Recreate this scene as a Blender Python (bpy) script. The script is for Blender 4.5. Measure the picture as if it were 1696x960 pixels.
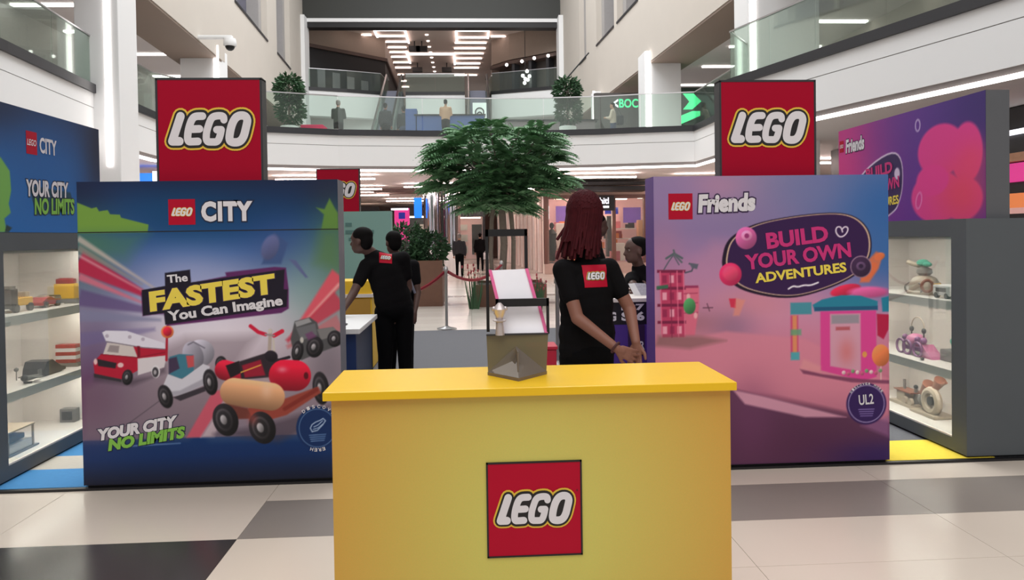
import bpy, bmesh, math, random
import numpy as np
from mathutils import Vector, Matrix, Euler

random.seed(7); np.random.seed(7)
for o in list(bpy.data.objects): bpy.data.objects.remove(o, do_unlink=True)
SC = bpy.context.scene
COL = SC.collection
PI = math.pi

# ---------------------------------------------------------------- camera
YAW = math.radians(3.2); ROLL = 0.0145; PITCH = math.radians(1.0)
cam_d = bpy.data.cameras.new('camera'); cam = bpy.data.objects.new('camera', cam_d); COL.objects.link(cam)
cam_d.sensor_width = 36; cam_d.lens = 1225/1696*36; cam_d.shift_y = -69/1696
cam_d.clip_start = 0.05; cam_d.clip_end = 300
_r = Vector((math.cos(YAW), -math.sin(YAW), 0))
_f = Vector((math.sin(YAW)*math.cos(PITCH), math.cos(YAW)*math.cos(PITCH), -math.sin(PITCH)))
_u = _r.cross(_f)
_r2 = _r*math.cos(ROLL) - _u*math.sin(ROLL); _u2 = _u*math.cos(ROLL) + _r*math.sin(ROLL)
cam.matrix_world = Matrix(((_r2.x, _u2.x, -_f.x, 0), (_r2.y, _u2.y, -_f.y, 0), (_r2.z, _u2.z, -_f.z, 1.6), (0, 0, 0, 1)))
SC.camera = cam

# ---------------------------------------------------------------- light
SC.view_settings.view_transform = 'Standard'; SC.view_settings.look = 'None'
SC.view_settings.gamma = 1; SC.view_settings.use_curve_mapping = False
SC.view_settings.exposure = 0.0
world = bpy.data.worlds.new('daylight'); SC.world = world; world.use_nodes = True
bg = world.node_tree.nodes['Background']; bg.inputs[0].default_value = (1.0, 0.97, 0.97, 1); bg.inputs[1].default_value = 0.42
def area(name, loc, rot, sx, sy, energy, col=(1, 1, 1)):
    l = bpy.data.lights.new(name, 'AREA'); l.shape = 'RECTANGLE'; l.size = sx; l.size_y = sy; l.energy = energy; l.color = col
    o = bpy.data.objects.new(name, l); COL.objects.link(o); o.location = loc; o.rotation_euler = rot
    return o
area('overhead_fill', (-0.8, 22, 19), (0, 0, 0), 12, 30, 5200, (.97, .99, 1))  # added area lamp above the open atrium; no skylight is built
area('front_fill', (0, -3, 10), (math.radians(28), 0, 0), 12, 8, 700, (1, .975, .95))  # added unseen lamp behind the camera, brightens the booth fronts

# ---------------------------------------------------------------- materials
def lin(c):
    c = c/255.0
    return c/12.92 if c <= .04045 else ((c+.055)/1.055)**2.4
def rgb(r, g, b): return (lin(r), lin(g), lin(b), 1)
MATS = {}
def mat(name, col, rough=.5, metal=0, vary=.06, scale=8, bump=0, emit=0, ecol=None, spec=.5, coat=0):
    if name in MATS: return MATS[name]
    m = bpy.data.materials.new(name); m.use_nodes = True; nt = m.node_tree; b = nt.nodes['Principled BSDF']
    c = rgb(*col)
    b.inputs['Roughness'].default_value = rough; b.inputs['Metallic'].default_value = metal
    b.inputs['Specular IOR Level'].default_value = spec; b.inputs['Coat Weight'].default_value = coat
    tc = nt.nodes.new('ShaderNodeTexCoord'); n = nt.nodes.new('ShaderNodeTexNoise'); n.inputs['Scale'].default_value = scale
    n.inputs['Detail'].default_value = 3
    nt.links.new(tc.outputs['Object'], n.inputs['Vector'])
    mx = nt.nodes.new('ShaderNodeMix'); mx.data_type = 'RGBA'
    mx.inputs['A'].default_value = tuple(v*(1-vary) for v in c[:3])+(1,)
    mx.inputs['B'].default_value = tuple(min(1, v*(1+vary)) for v in c[:3])+(1,)
    nt.links.new(n.outputs['Fac'], mx.inputs['Factor']); nt.links.new(mx.outputs['Result'], b.inputs['Base Color'])
    if bump:
        bp = nt.nodes.new('ShaderNodeBump'); bp.inputs['Strength'].default_value = bump; bp.inputs['Distance'].default_value = .01
        nt.links.new(n.outputs['Fac'], bp.inputs['Height']); nt.links.new(bp.outputs['Normal'], b.inputs['Normal'])
    if emit:
        b.inputs['Emission Color'].default_value = rgb(*(ecol or col)); b.inputs['Emission Strength'].default_value = emit
    MATS[name] = m
    return m
def glass(name, tint, refl=.10, alpha=.85, rough=.02):
    m = bpy.data.materials.new(name); m.use_nodes = True; nt = m.node_tree
    for n in list(nt.nodes): nt.nodes.remove(n)
    out = nt.nodes.new('ShaderNodeOutputMaterial'); t = nt.nodes.new('ShaderNodeBsdfTransparent'); g = nt.nodes.new('ShaderNodeBsdfGlossy')
    d = nt.nodes.new('ShaderNodeBsdfDiffuse'); d.inputs[0].default_value = rgb(*tint)
    t.inputs[0].default_value = rgb(*tint); g.inputs['Roughness'].default_value = rough
    lw = nt.nodes.new('ShaderNodeLayerWeight'); lw.inputs[0].default_value = .25
    ad = nt.nodes.new('ShaderNodeMath'); ad.operation = 'MULTIPLY_ADD'; ad.inputs[1].default_value = .3; ad.inputs[2].default_value = refl
    nt.links.new(lw.outputs['Fresnel'], ad.inputs[0])
    m1 = nt.nodes.new('ShaderNodeMixShader'); m1.inputs[0].default_value = alpha
    nt.links.new(d.outputs[0], m1.inputs[1]); nt.links.new(t.outputs[0], m1.inputs[2])
    m2 = nt.nodes.new('ShaderNodeMixShader'); nt.links.new(ad.outputs[0], m2.inputs[0])
    nt.links.new(m1.outputs[0], m2.inputs[1]); nt.links.new(g.outputs[0], m2.inputs[2]); nt.links.new(m2.outputs[0], out.inputs[0])
    MATS[name] = m
    return m
def print_mat(name, rough=.5):
    m = bpy.data.materials.new(name); m.use_nodes = True; nt = m.node_tree; b = nt.nodes['Principled BSDF']
    a = nt.nodes.new('ShaderNodeVertexColor'); a.layer_name = 'ink'
    nt.links.new(a.outputs[0], b.inputs['Base Color']); b.inputs['Roughness'].default_value = rough; b.inputs['Specular IOR Level'].default_value = .3
    MATS[name] = m
    return m

# ---------------------------------------------------------------- mesh helpers
class MB:
    def __init__(s): s.v = []; s.f = []
    def add(s, vs, fs):
        n = len(s.v); s.v += [tuple(v) for v in vs]; s.f += [tuple(i+n for i in f) for f in fs]; return s
    def box(s, x0, x1, y0, y1, z0, z1):
        return s.add([(x0,y0,z0),(x1,y0,z0),(x1,y1,z0),(x0,y1,z0),(x0,y0,z1),(x1,y0,z1),(x1,y1,z1),(x0,y1,z1)],
                     [(0,3,2,1),(4,5,6,7),(0,1,5,4),(1,2,6,5),(2,3,7,6),(3,0,4,7)])
    def obox(s, c, ax, ay, az):           # centre, three half-axis vectors
        c = Vector(c); ax = Vector(ax); ay = Vector(ay); az = Vector(az)
        vs = [c+ax*i+ay*j+az*k for k in (-1,1) for i,j in ((-1,-1),(1,-1),(1,1),(-1,1))]
        return s.add(vs, [(0,3,2,1),(4,5,6,7),(0,1,5,4),(1,2,6,5),(2,3,7,6),(3,0,4,7)])
    def prism(s, poly, z0, z1):
        n = len(poly)
        return s.add([(x,y,z0) for x,y in poly]+[(x,y,z1) for x,y in poly],
                     [tuple(range(n))[::-1], tuple(range(n,2*n))]+[(i,(i+1)%n,n+(i+1)%n,n+i) for i in range(n)])
    def prism_ax(s, poly, a0, a1, ax):    # polygon in the other two axes, extruded along axis ax
        n = len(poly)
        def mk(p, a): return (a,p[0],p[1]) if ax == 'x' else (p[0],a,p[1])
        return s.add([mk(p,a0) for p in poly]+[mk(p,a1) for p in poly],
                     [tuple(range(n))[::-1], tuple(range(n,2*n))]+[(i,(i+1)%n,n+(i+1)%n,n+i) for i in range(n)])
    def cyl(s, p0, p1, r0, r1=None, n=12, caps=True):
        r1 = r0 if r1 is None else r1
        p0 = Vector(p0); p1 = Vector(p1); d = (p1-p0).normalized()
        a = d.orthogonal().normalized(); b = d.cross(a)
        vs = [p+(a*math.cos(2*PI*i/n)+b*math.sin(2*PI*i/n))*r for p,r in ((p0,r0),(p1,r1)) for i in range(n)]
        fs = [(i,(i+1)%n,n+(i+1)%n,n+i) for i in range(n)]
        if caps: fs += [tuple(range(n))[::-1], tuple(range(n,2*n))]
        return s.add(vs, fs)
    def tube(s, pts, r, n=8):
        for a,b in zip(pts[:-1], pts[1:]): s.cyl(a, b, r, r, n)
        return s
    def sph(s, c, r, n=10, m=6, rot=None):
        rr = (r,r,r) if not hasattr(r,'__len__') else r
        R = rot if rot is not None else Matrix.Identity(3); c = Vector(c)
        vs = [c+R@Vector((0,0,-rr[2]))]
        for j in range(1,m):
            t = -PI/2+PI*j/m
            for i in range(n):
                vs.append(c+R@Vector((rr[0]*math.cos(t)*math.cos(2*PI*i/n), rr[1]*math.cos(t)*math.sin(2*PI*i/n), rr[2]*math.sin(t))))
        vs.append(c+R@Vector((0,0,rr[2]))); L = len(vs)-1
        fs = [(0,1+(i+1)%n,1+i) for i in range(n)]
        for j in range(m-2):
            for i in range(n):
                a = 1+j*n+i; b = 1+j*n+(i+1)%n; fs.append((a,b,b+n,a+n))
        fs += [(L,1+(m-2)*n+i,1+(m-2)*n+(i+1)%n) for i in range(n)]
        return s.add(vs, fs)
    def lathe(s, prof, c, n=20):          # profile (radius, z)
        vs = [(c[0]+r*math.cos(2*PI*i/n), c[1]+r*math.sin(2*PI*i/n), c[2]+z) for r,z in prof for i in range(n)]
        k = len(prof); fs = [(j*n+i, j*n+(i+1)%n, (j+1)*n+(i+1)%n, (j+1)*n+i) for j in range(k-1) for i in range(n)]
        fs += [tuple(range(n))[::-1], tuple(range((k-1)*n, k*n))]
        return s.add(vs, fs)
    def torus(s, c, R, r, ax='y', n=24, m=8, a0=0, a1=2*PI):
        pts = []
        k = n if a1-a0 > 6.2 else n+1
        for i in range(k):
            a = a0+(a1-a0)*i/n
            for j in range(m):
                b = 2*PI*j/m; q = R+r*math.cos(b); w = r*math.sin(b)
                x, y = q*math.cos(a), q*math.sin(a)
                pts.append({'y':(c[0]+x,c[1]+w,c[2]+y),'x':(c[0]+w,c[1]+x,c[2]+y),'z':(c[0]+x,c[1]+y,c[2]+w)}[ax])
        fs = []
        for i in range(n):
            i2 = (i+1) % k
            if k == n+1 and i+1 > n: break
            for j in range(m): fs.append((i*m+j, i2*m+j, i2*m+(j+1)%m, i*m+(j+1)%m))
        return s.add(pts, fs)
    def build(s, name, m, parent=None, base=None, bevel=0, smooth=False):
        me = bpy.data.meshes.new(name)
        if parent is not None: org = Vector(parent['org'])
        elif base is not None: org = Vector(base)
        else:
            a = np.array(s.v); org = Vector(((a[:,0].min()+a[:,0].max())/2, (a[:,1].min()+a[:,1].max())/2, a[:,2].min()))
        me.from_pydata([tuple(Vector(v)-org) for v in s.v], [], s.f)
        bm = bmesh.new(); bm.from_mesh(me); bmesh.ops.recalc_face_normals(bm, faces=bm.faces)
        if bevel: bmesh.ops.bevel(bm, geom=list(bm.edges), offset=bevel, segments=2, affect='EDGES', profile=.6, clamp_overlap=True)
        bm.to_mesh(me); bm.free()
        if smooth:
            me.shade_smooth()
            if hasattr(me, 'set_sharp_from_angle'): me.set_sharp_from_angle(angle=math.radians(40))
        me.materials.append(m)
        o = bpy.data.objects.new(name, me); COL.objects.link(o); o['org'] = list(org)
        if parent is not None: o.parent = parent
        else: o.location = org
        return o
def root(name, label, cat, loc, group=None):
    o = bpy.data.objects.new(name, None); COL.objects.link(o); o.location = loc; o['org'] = list(loc); o.empty_display_size = .1
    return tag(o, label, cat, group)
def tag(o, label=None, cat=None, group=None, kind=None):
    if label: o['label'] = label
    if cat: o['category'] = cat
    if group: o['group'] = group
    if kind: o['kind'] = kind
    return o
def struct(o): o['kind'] = 'structure'; return o
def ribbon(path, off0, off1, z0, z1):     # wall-like band that follows a plan path, offset to the left of travel
    mb = MB(); n = len(path); P = [Vector(p) for p in path]; nr = []
    for i in range(n):
        d = (P[min(i+1,n-1)]-P[max(i-1,0)]).normalized(); nr.append(Vector((-d.y, d.x)))
    A = [P[i]+nr[i]*off0 for i in range(n)]; B = [P[i]+nr[i]*off1 for i in range(n)]
    for i in range(n-1):
        q = [A[i],A[i+1],B[i+1],B[i]]
        mb.add([(p.x,p.y,z0) for p in q]+[(p.x,p.y,z1) for p in q], [(3,2,1,0),(4,5,6,7),(0,1,5,4),(2,3,7,6)]+([(3,0,4,7)] if i == 0 else [])+([(1,2,6,5)] if i == n-2 else []))
    return mb
def copy_tree(o, dx, dy, dz=0, rot=None, parent=None):
    c = o.copy(); COL.objects.link(c); c.parent = parent
    if parent is None: c.location = Vector(o.location)+Vector((dx,dy,dz))
    if rot and parent is None: c.rotation_euler = rot
    for ch in list(o.children): copy_tree(ch, 0, 0, 0, None, c)
    return c
def remesh(name, prims, m, parent, voxel=.012, smooth=4):   # overlapping solids fused into one continuous skin
    mb = MB()
    for p in prims:
        if p[0] == 'c':
            _, a, ra, b, rb = p; mb.cyl(a, b, ra, rb, 14); mb.sph(a, ra, 14, 8); mb.sph(b, rb, 14, 8)
        elif p[0] == 'e': mb.sph(p[1], p[2], 18, 12, Euler(p[3]).to_matrix() if len(p) > 3 else None)
        elif p[0] == 'b': mb.obox(*p[1:])
    o = mb.build(name, m, parent)
    md = o.modifiers.new('r', 'REMESH'); md.mode = 'VOXEL'; md.voxel_size = voxel
    ms = o.modifiers.new('s', 'SMOOTH'); ms.factor = .5; ms.iterations = smooth
    dg = bpy.context.evaluated_depsgraph_get(); me = bpy.data.meshes.new_from_object(o.evaluated_get(dg))
    o.modifiers.clear(); old = o.data; o.data = me; bpy.data.meshes.remove(old); me.name = name
    me.shade_smooth()
    if not me.materials: me.materials.append(m)
    return o
# flat lettering: text turned into a mesh and fitted to a width and height, on a plane given by origin and two axes
def text_pts(body, bold=0, shear=0, spacing=1.0):
    cu = bpy.data.curves.new('t', 'FONT'); cu.body = body; cu.offset = bold; cu.shear = shear; cu.space_character = spacing; cu.size = 1
    cu.resolution_u = 3
    to = bpy.data.objects.new('t', cu); COL.objects.link(to); bpy.context.view_layer.update()
    dg = bpy.context.evaluated_depsgraph_get(); me = bpy.data.meshes.new_from_object(to.evaluated_get(dg))
    v = np.array([tuple(x.co)[:2] for x in me.vertices]); f = [tuple(p.vertices) for p in me.polygons]
    bpy.data.objects.remove(to); bpy.data.curves.remove(cu); bpy.data.meshes.remove(me)
    return v, f
class Plane:      # print plane: target drawing units (x right, y down) -> world
    def __init__(s, org, ux, uy, nrm, x0, y0, sx, sy): s.o = Vector(org); s.ux = Vector(ux); s.uy = Vector(uy); s.n = Vector(nrm); s.a = (x0,y0,sx,sy)
    def at(s, x, y, lift=0): return s.o+s.ux*((x-s.a[0])*s.a[2])+s.uy*((y-s.a[1])*s.a[3])+s.n*lift
def letters(pl, name, body, x, y, w, h, ang, m, parent, lift, bold=0, shear=0, outline=None, om=None, spacing=1.0):
    v, f = text_pts(body, bold, shear, spacing)
    mn = v.min(0); mx = v.max(0); sc = np.array([w, h])/(mx-mn)
    ca, sa = math.cos(math.radians(ang)), math.sin(math.radians(ang))
    def put(vv, ff, mm, nm, lf):
        q = (vv-mn)*sc
        mb = MB(); mb.add([pl.at(x+a*ca-b*sa, y-a*sa-b*ca, lf) for a, b in q], ff)
        return mb.build(nm, mm, parent)
    if outline:
        v2, f2 = text_pts(body, bold+outline, shear, spacing); put(v2, f2, om, name+'_outline', lift-.0006)
    return put(v, f, m, name, lift)
def stroke_mesh(pl, polys, r, lift, n=14):      # every piece a hair above the one before, so no two faces coincide
    mb = MB(); e = 0
    for pts in polys:
        P = [Vector((p[0],p[1])) for p in pts]
        for a, b in zip(P[:-1], P[1:]):
            d = (b-a); 
            if d.length < 1e-6: continue
            d.normalize(); q = Vector((-d.y, d.x))*r; e += 6e-6; lf = lift+e
            mb.add([pl.at(*(a+q),lf), pl.at(*(b+q),lf), pl.at(*(b-q),lf), pl.at(*(a-q),lf)], [(0,1,2,3)])
        for p in P:
            e += 6e-6; lf = lift+e
            mb.add([pl.at(p.x+r*math.cos(2*PI*i/n), p.y+r*math.sin(2*PI*i/n), lf) for i in range(n)], [tuple(range(n))])
    return mb
def chaikin(pts, k=2, closed=False):
    for _ in range(k):
        out = [] if closed else [pts[0]]
        m = len(pts)
        for i in range(m if closed else m-1):
            a = pts[i]; b = pts[(i+1) % m]
            out += [(a[0]*.75+b[0]*.25, a[1]*.75+b[1]*.25), (a[0]*.25+b[0]*.75, a[1]*.25+b[1]*.75)]
        if not closed: out.append(pts[-1])
        pts = out
    return pts
_L = [[(252,366),(176,574)],[(176,574),(238,574)]]
_E = [chaikin([(442,366),(378,366),(348,392),(322,460),(308,530),(312,578),(350,578),(398,576)]), [(350,474),(414,472)]]
_G = [chaikin([(626,398),(624,366),(570,362),(520,376),(492,440),(470,510),(470,580),(520,582),(566,582),(588,540),(602,480)]), [(602,480),(562,480)]]
_O = chaikin([(740,366),(806,360),(834,396),(818,460),(796,540),(760,584),(700,588),(668,570),(676,500),(700,420)], 2, True); _O = [_O+[_O[0]]]
LOGO = [_L, _E, _G, _O]; FILL = [[(772,410),(735,545)],[(560,430),(520,530)],[(400,420),(380,530)],[(290,420),(250,530)]]
def brick_logo(pl, parent, lift, step=.0016, outline=True):   # drawn in a 910 x 855 box whose corner is (40,50)
    if outline:
        stroke_mesh(pl, sum(LOGO, []), 70, lift).build('lettering_yellow_outline', M['ink_yellow'], parent)
        stroke_mesh(pl, sum(LOGO, [])+FILL, 54, lift+step).build('lettering_black_outline', M['ink_black'], parent)
    for k, g in enumerate(LOGO):
        stroke_mesh(pl, g, (36,32,31,35)[k], lift+2*step).build('letter', M['ink_white'], parent)

# ---------------------------------------------------------------- painter: flat print as coloured grid
class Canvas:
    def __init__(s, x0, y0, x1, y1, nx, ny):
        s.b = (x0,y0,x1,y1); s.nx = nx; s.ny = ny
        s.X, s.Y = np.meshgrid(np.linspace(x0,x1,nx), np.linspace(y0,y1,ny)); s.I = np.zeros((ny,nx,3))
    def blend(s, mask, col):
        col = np.array(col, float)
        s.I = s.I*(1-mask[...,None])+(col if col.ndim == 3 else col[None,None,:])*mask[...,None]
    def vgrad(s, stops):
        ys = [a for a,_ in stops]
        for c in range(3): s.I[...,c] = np.interp(s.Y, ys, [k[c] for _,k in stops])
    def glow(s, cx, cy, rx, ry, col, a=1, p=1.0): s.blend(a*np.exp(-(((s.X-cx)/rx)**2+((s.Y-cy)/ry)**2)**p), col)
    def seg(s, a, b):
        ax,ay = a; bx,by = b; dx,dy = bx-ax,by-ay; L = dx*dx+dy*dy+1e-9
        t = np.clip(((s.X-ax)*dx+(s.Y-ay)*dy)/L, 0, 1)
        return np.hypot(s.X-ax-t*dx, s.Y-ay-t*dy)
    def poly(s, pts, col, soft=.8, a=1):
        ins = np.zeros(s.X.shape, bool); d = np.full(s.X.shape, 1e9); n = len(pts)
        for i in range(n):
            (x1,y1),(x2,y2) = pts[i], pts[(i+1)%n]; d = np.minimum(d, s.seg(pts[i], pts[(i+1)%n]))
            if y1 != y2: ins ^= ((s.Y > y1) != (s.Y > y2)) & (s.X < (x2-x1)*(s.Y-y1)/(y2-y1)+x1)
        sd = np.where(ins, -d, d); s.blend(a*np.clip(.5-sd/(2*soft), 0, 1), col)
    def line(s, pts, w, col, soft=.8, a=1):
        d = np.full(s.X.shape, 1e9)
        for p, q in zip(pts[:-1], pts[1:]): d = np.minimum(d, s.seg(p, q))
        s.blend(a*np.clip(.5-(d-w/2)/(2*soft), 0, 1), col)
    def cap(s, a, b, r, col, soft=.9, sh=.35):     # rounded bar with painted roundness
        d = s.seg(a, b); m = np.clip(.5-(d-r)/(2*soft), 0, 1)
        ax,ay = a; bx,by = b; L = math.hypot(bx-ax,by-ay)+1e-9; nx,ny = (by-ay)/L, -(bx-ax)/L
        if ny > 0: nx,ny = -nx,-ny
        t = ((s.X-ax)*nx+(s.Y-ay)*ny)/r
        s.blend(m, np.clip(np.array(col)[None,None,:]*(1+sh*t[...,None]), 0, 255))
    def ell(s, cx, cy, rx, ry, col, rot=0, sh=0, soft=.8, a=1):
        c, q = math.cos(rot), math.sin(rot); u = ((s.X-cx)*c+(s.Y-cy)*q)/rx; v = (-(s.X-cx)*q+(s.Y-cy)*c)/ry
        rr = np.hypot(u, v); m = a*np.clip(.5-(rr-1)*min(rx,ry)/(2*soft), 0, 1)
        s.blend(m, np.clip(np.array(col,float)[None,None,:]*(1-sh*(.5*u+.8*v))[...,None], 0, 255))
    def wheel(s, cx, cy, rx, ry, rot=0):
        s.ell(cx,cy,rx,ry,(32,30,34),rot,.5); s.ell(cx-.1*rx,cy,rx*.66,ry*.7,(62,58,62),rot,.4); s.ell(cx-.12*rx,cy,rx*.5,ry*.55,(40,38,42),rot,.3)
        s.ell(cx-.15*rx,cy,rx*.25,ry*.3,(150,146,150),rot,.4)
    def streak(s, p, q, w0, w1, col, a=1, soft=2.5):
        (x1,y1),(x2,y2) = p,q; L = math.hypot(x2-x1,y2-y1); nx,ny = (y2-y1)/L,-(x2-x1)/L
        s.poly([(x1+nx*w0,y1+ny*w0),(x2+nx*w1,y2+ny*w1),(x2-nx*w1,y2-ny*w1),(x1-nx*w0,y1-ny*w0)], col, soft, a)
    def build(s, pl, name, parent, lift, gain=1.0):
        ny, nx = s.ny, s.nx
        x0,y0,x1,y1 = s.b
        A = np.array(pl.at(x0,y0,lift)); U = np.array(pl.at(x1,y0,lift))-A; V = np.array(pl.at(x0,y1,lift))-A
        gx, gy = np.meshgrid(np.linspace(0,1,nx), np.linspace(0,1,ny))
        co = (A[None,None,:]+gx[...,None]*U+gy[...,None]*V-np.array(parent['org'])).reshape(-1,3)
        idx = np.arange(ny*nx).reshape(ny,nx)
        q = np.stack([idx[1:,:-1],idx[1:,1:],idx[:-1,1:],idx[:-1,:-1]], -1).reshape(-1,4)
        me = bpy.data.meshes.new(name); me.vertices.add(len(co)); me.vertices.foreach_set('co', co.ravel())
        me.loops.add(q.size); me.loops.foreach_set('vertex_index', q.ravel().astype(np.int32))
        me.polygons.add(len(q)); me.polygons.foreach_set('loop_start', np.arange(0,q.size,4,dtype=np.int32))
        me.update(calc_edges=True)
        c = np.clip(s.I,0,255)/255.; c = np.where(c <= .04045, c/12.92, ((c+.055)/1.055)**2.4)*gain
        c = np.clip(c, 0, .95)
        at = me.color_attributes.new('ink', 'FLOAT_COLOR', 'POINT')
        at.data.foreach_set('color', np.concatenate([c.reshape(-1,3), np.ones((nx*ny,1))], 1).ravel())
        me.materials.append(M['print'])
        o = bpy.data.objects.new(name, me); COL.objects.link(o); o.parent = parent; o['org'] = list(parent['org'])
        return o

M = {}
M['ink_white'] = mat('ink_white', (226,222,226), .45, vary=.02); M['ink_black'] = mat('ink_black', (22,19,22), .5); M['ink_yellow'] = mat('ink_yellow', (232,190,62), .5, vary=.03)
M['ink_red'] = mat('ink_red', (182,6,44), .5, vary=.04, spec=.2); M['ink_pink'] = mat('ink_pink', (205,40,120), .5, vary=.03); M['ink_lemon'] = mat('ink_lemon', (240,216,80), .5, vary=.03)
M['ink_green'] = mat('ink_green', (128,190,72), .5, vary=.03); M['ink_navy'] = mat('ink_navy', (20,30,60), .5); M['ink_plum'] = mat('ink_plum', (48,22,66), .5)
M['print'] = print_mat('poster_print')
M['white'] = mat('white_paint', (232,232,232), .6, vary=.015, scale=.6); M['beige'] = mat('beige_render', (196,188,178), .75, vary=.03, scale=1.2, bump=.05)
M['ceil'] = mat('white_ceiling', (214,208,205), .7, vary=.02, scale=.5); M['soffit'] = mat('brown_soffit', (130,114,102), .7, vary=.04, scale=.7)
M['dark'] = mat('dark_metal', (44,44,48), .45, vary=.05); M['black'] = mat('black_plastic', (20,19,22), .4, vary=.05); M['charcoal'] = mat('charcoal_panel', (54,55,52), .6, vary=.05, scale=.5)
M['steel'] = mat('brushed_steel', (190,188,190), .3, 1, vary=.05); M['chrome'] = mat('chrome', (225,222,228), .08, 1, vary=.02)
M['strip'] = mat('strip_light', (255,248,244), .5, emit=5.0); M['strip_far'] = mat('strip_light_far', (255,236,230), .5, emit=4.0); M['strip_pink'] = mat('strip_light_pink', (255,232,226), .5, emit=22.0)
M['glass'] = glass('green_glass', (236,245,240), .015, .975); M['glass_clear'] = glass('clear_glass', (240,246,244), .02, .96)
M['grey'] = mat('grey_laminate', (90,95,99), .55, vary=.04, scale=3, spec=.25); M['shelf'] = mat('white_laminate', (226,218,212), .5, vary=.02)
# ================================================================ the mall
M['tile_white'] = mat('tile_white', (217,205,191), .22, vary=.03, scale=1.5); M['tile_grey'] = mat('tile_grey', (142,134,127), .28, vary=.07, scale=2.2)
M['tile_dark'] = mat('tile_dark', (58,56,55), .22, vary=.1, scale=2); M['grout'] = mat('grout', (120,112,106), .8)
def far_floor():
    m = bpy.data.materials.new('polished_floor'); m.use_nodes = True; nt = m.node_tree; b = nt.nodes['Principled BSDF']
    tc = nt.nodes.new('ShaderNodeTexCoord'); br = nt.nodes.new('ShaderNodeTexBrick'); br.offset = 0
    br.inputs['Scale'].default_value = 1; br.inputs['Brick Width'].default_value = 1.3; br.inputs['Row Height'].default_value = .57
    br.inputs['Mortar Size'].default_value = .003; br.inputs['Color1'].default_value = rgb(222,214,205); br.inputs['Color2'].default_value = rgb(206,198,190)
    br.inputs['Mortar'].default_value = rgb(130,120,115)
    nt.links.new(tc.outputs['Object'], br.inputs['Vector'])
    w = nt.nodes.new('ShaderNodeTexNoise'); w.noise_dimensions = '1D'; w.inputs['Scale'].default_value = .8
    sp = nt.nodes.new('ShaderNodeSeparateXYZ'); nt.links.new(tc.outputs['Object'], sp.inputs[0])
    sn = nt.nodes.new('ShaderNodeMath'); sn.operation = 'SNAP'; sn.inputs[1].default_value = .57; nt.links.new(sp.outputs['Y'], sn.inputs[0])
    nt.links.new(sn.outputs[0], w.inputs['W'])
    gt = nt.nodes.new('ShaderNodeMath'); gt.operation = 'GREATER_THAN'; gt.inputs[1].default_value = .62; nt.links.new(w.outputs['Fac'], gt.inputs[0])
    mx = nt.nodes.new('ShaderNodeMix'); mx.data_type = 'RGBA'; mx.inputs['B'].default_value = rgb(150,142,136)
    nt.links.new(gt.outputs[0], mx.inputs['Factor']); nt.links.new(br.outputs['Color'], mx.inputs['A']); nt.links.new(mx.outputs['Result'], b.inputs['Base Color'])
    b.inputs['Roughness'].default_value = .22
    return m
floor = struct(MB().box(-18, 18, -6, 64, -.3, -.006).build('floor', M['grout'], base=(0,0,0)))
struct(MB().box(-18, 18, 12.6, 64, -.006, 0).build('floor_concourse', far_floor(), base=(0,0,0)))
tiles = {}
def tile(x0, x1, y0, y1, m):
    w = round(x1-x0, 3); d = round(y1-y0, 3); k = (w, d, m)
    if k not in tiles:
        mb = MB().box(-w/2+.0012, w/2-.0012, -d/2+.0012, d/2-.0012, -.006, 0); o = mb.build('tile', M[m], base=(0,0,0)); tiles[k] = o.data; o.parent = floor
    else:
        o = bpy.data.objects.new('tile', tiles[k]); COL.objects.link(o); o.parent = floor
    o.location = ((x0+x1)/2, (y0+y1)/2, 0)
    return o
XJ = [-6.46,-5.16,-3.86,-2.6,-1.27,.04,1.345,2.59,3.9,5.2,6.5]
YJ = [-1.1,-.53,.03,.6,1.17,1.73,2.3,2.87,3.44,4.0,4.57,5.0]
for i in range(len(XJ)-1):
    for j in range(len(YJ)-1):
        x0, x1, y0, y1 = XJ[i], XJ[i+1], YJ[j], YJ[j+1]
        if j == 9: m = 'tile_grey' if x0 > -1.3 else 'tile_white'
        elif j == 8: m = 'tile_dark' if x1 < -1.2 else 'tile_white'
        elif j in (3,4): m = 'tile_grey' if x0 < -1 else 'tile_white'
        else: m = 'tile_white'
        if i in (2,3) and j == 9: continue
        if i in (2,3) and j == 10: tile(x0, x1, YJ[9], YJ[11], 'tile_white'); continue
        if i == 7 and j == 7: continue
        tile(x0, x1, y0, y1, m)
M['pale_inset'] = mat('pale_inset', (246,242,236), .15, vary=.02)
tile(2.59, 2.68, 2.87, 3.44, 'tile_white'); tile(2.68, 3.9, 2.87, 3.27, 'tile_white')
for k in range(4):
    for q in range(2): tile(2.68+k*.305, 2.985+k*.305, 3.27+q*.085, 3.355+q*.085, 'pale_inset')  # two rows of small, very pale pieces inset in the floor

# mezzanine slab edge, seen from the floor of the atrium
PATH = [(-7.1,3),(-7.4,7.5),(-7.73,12.77),(-8.05,16.4),(-8.12,17.6),(-8.22,19.8),(-7.6,21.3),(-6.0,22.45),(-4.04,23.2),(-1.46,23.58),(.6,23.72),(2.4,23.7),(4.2,23.45),(5.4,23.12),(7.06,22.78),(7.09,20.9),(7.1,17.8),(5.75,15.98),(6.47,13.5),(7.37,10.35),(8.2,7.2),(8.9,3)]
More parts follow.
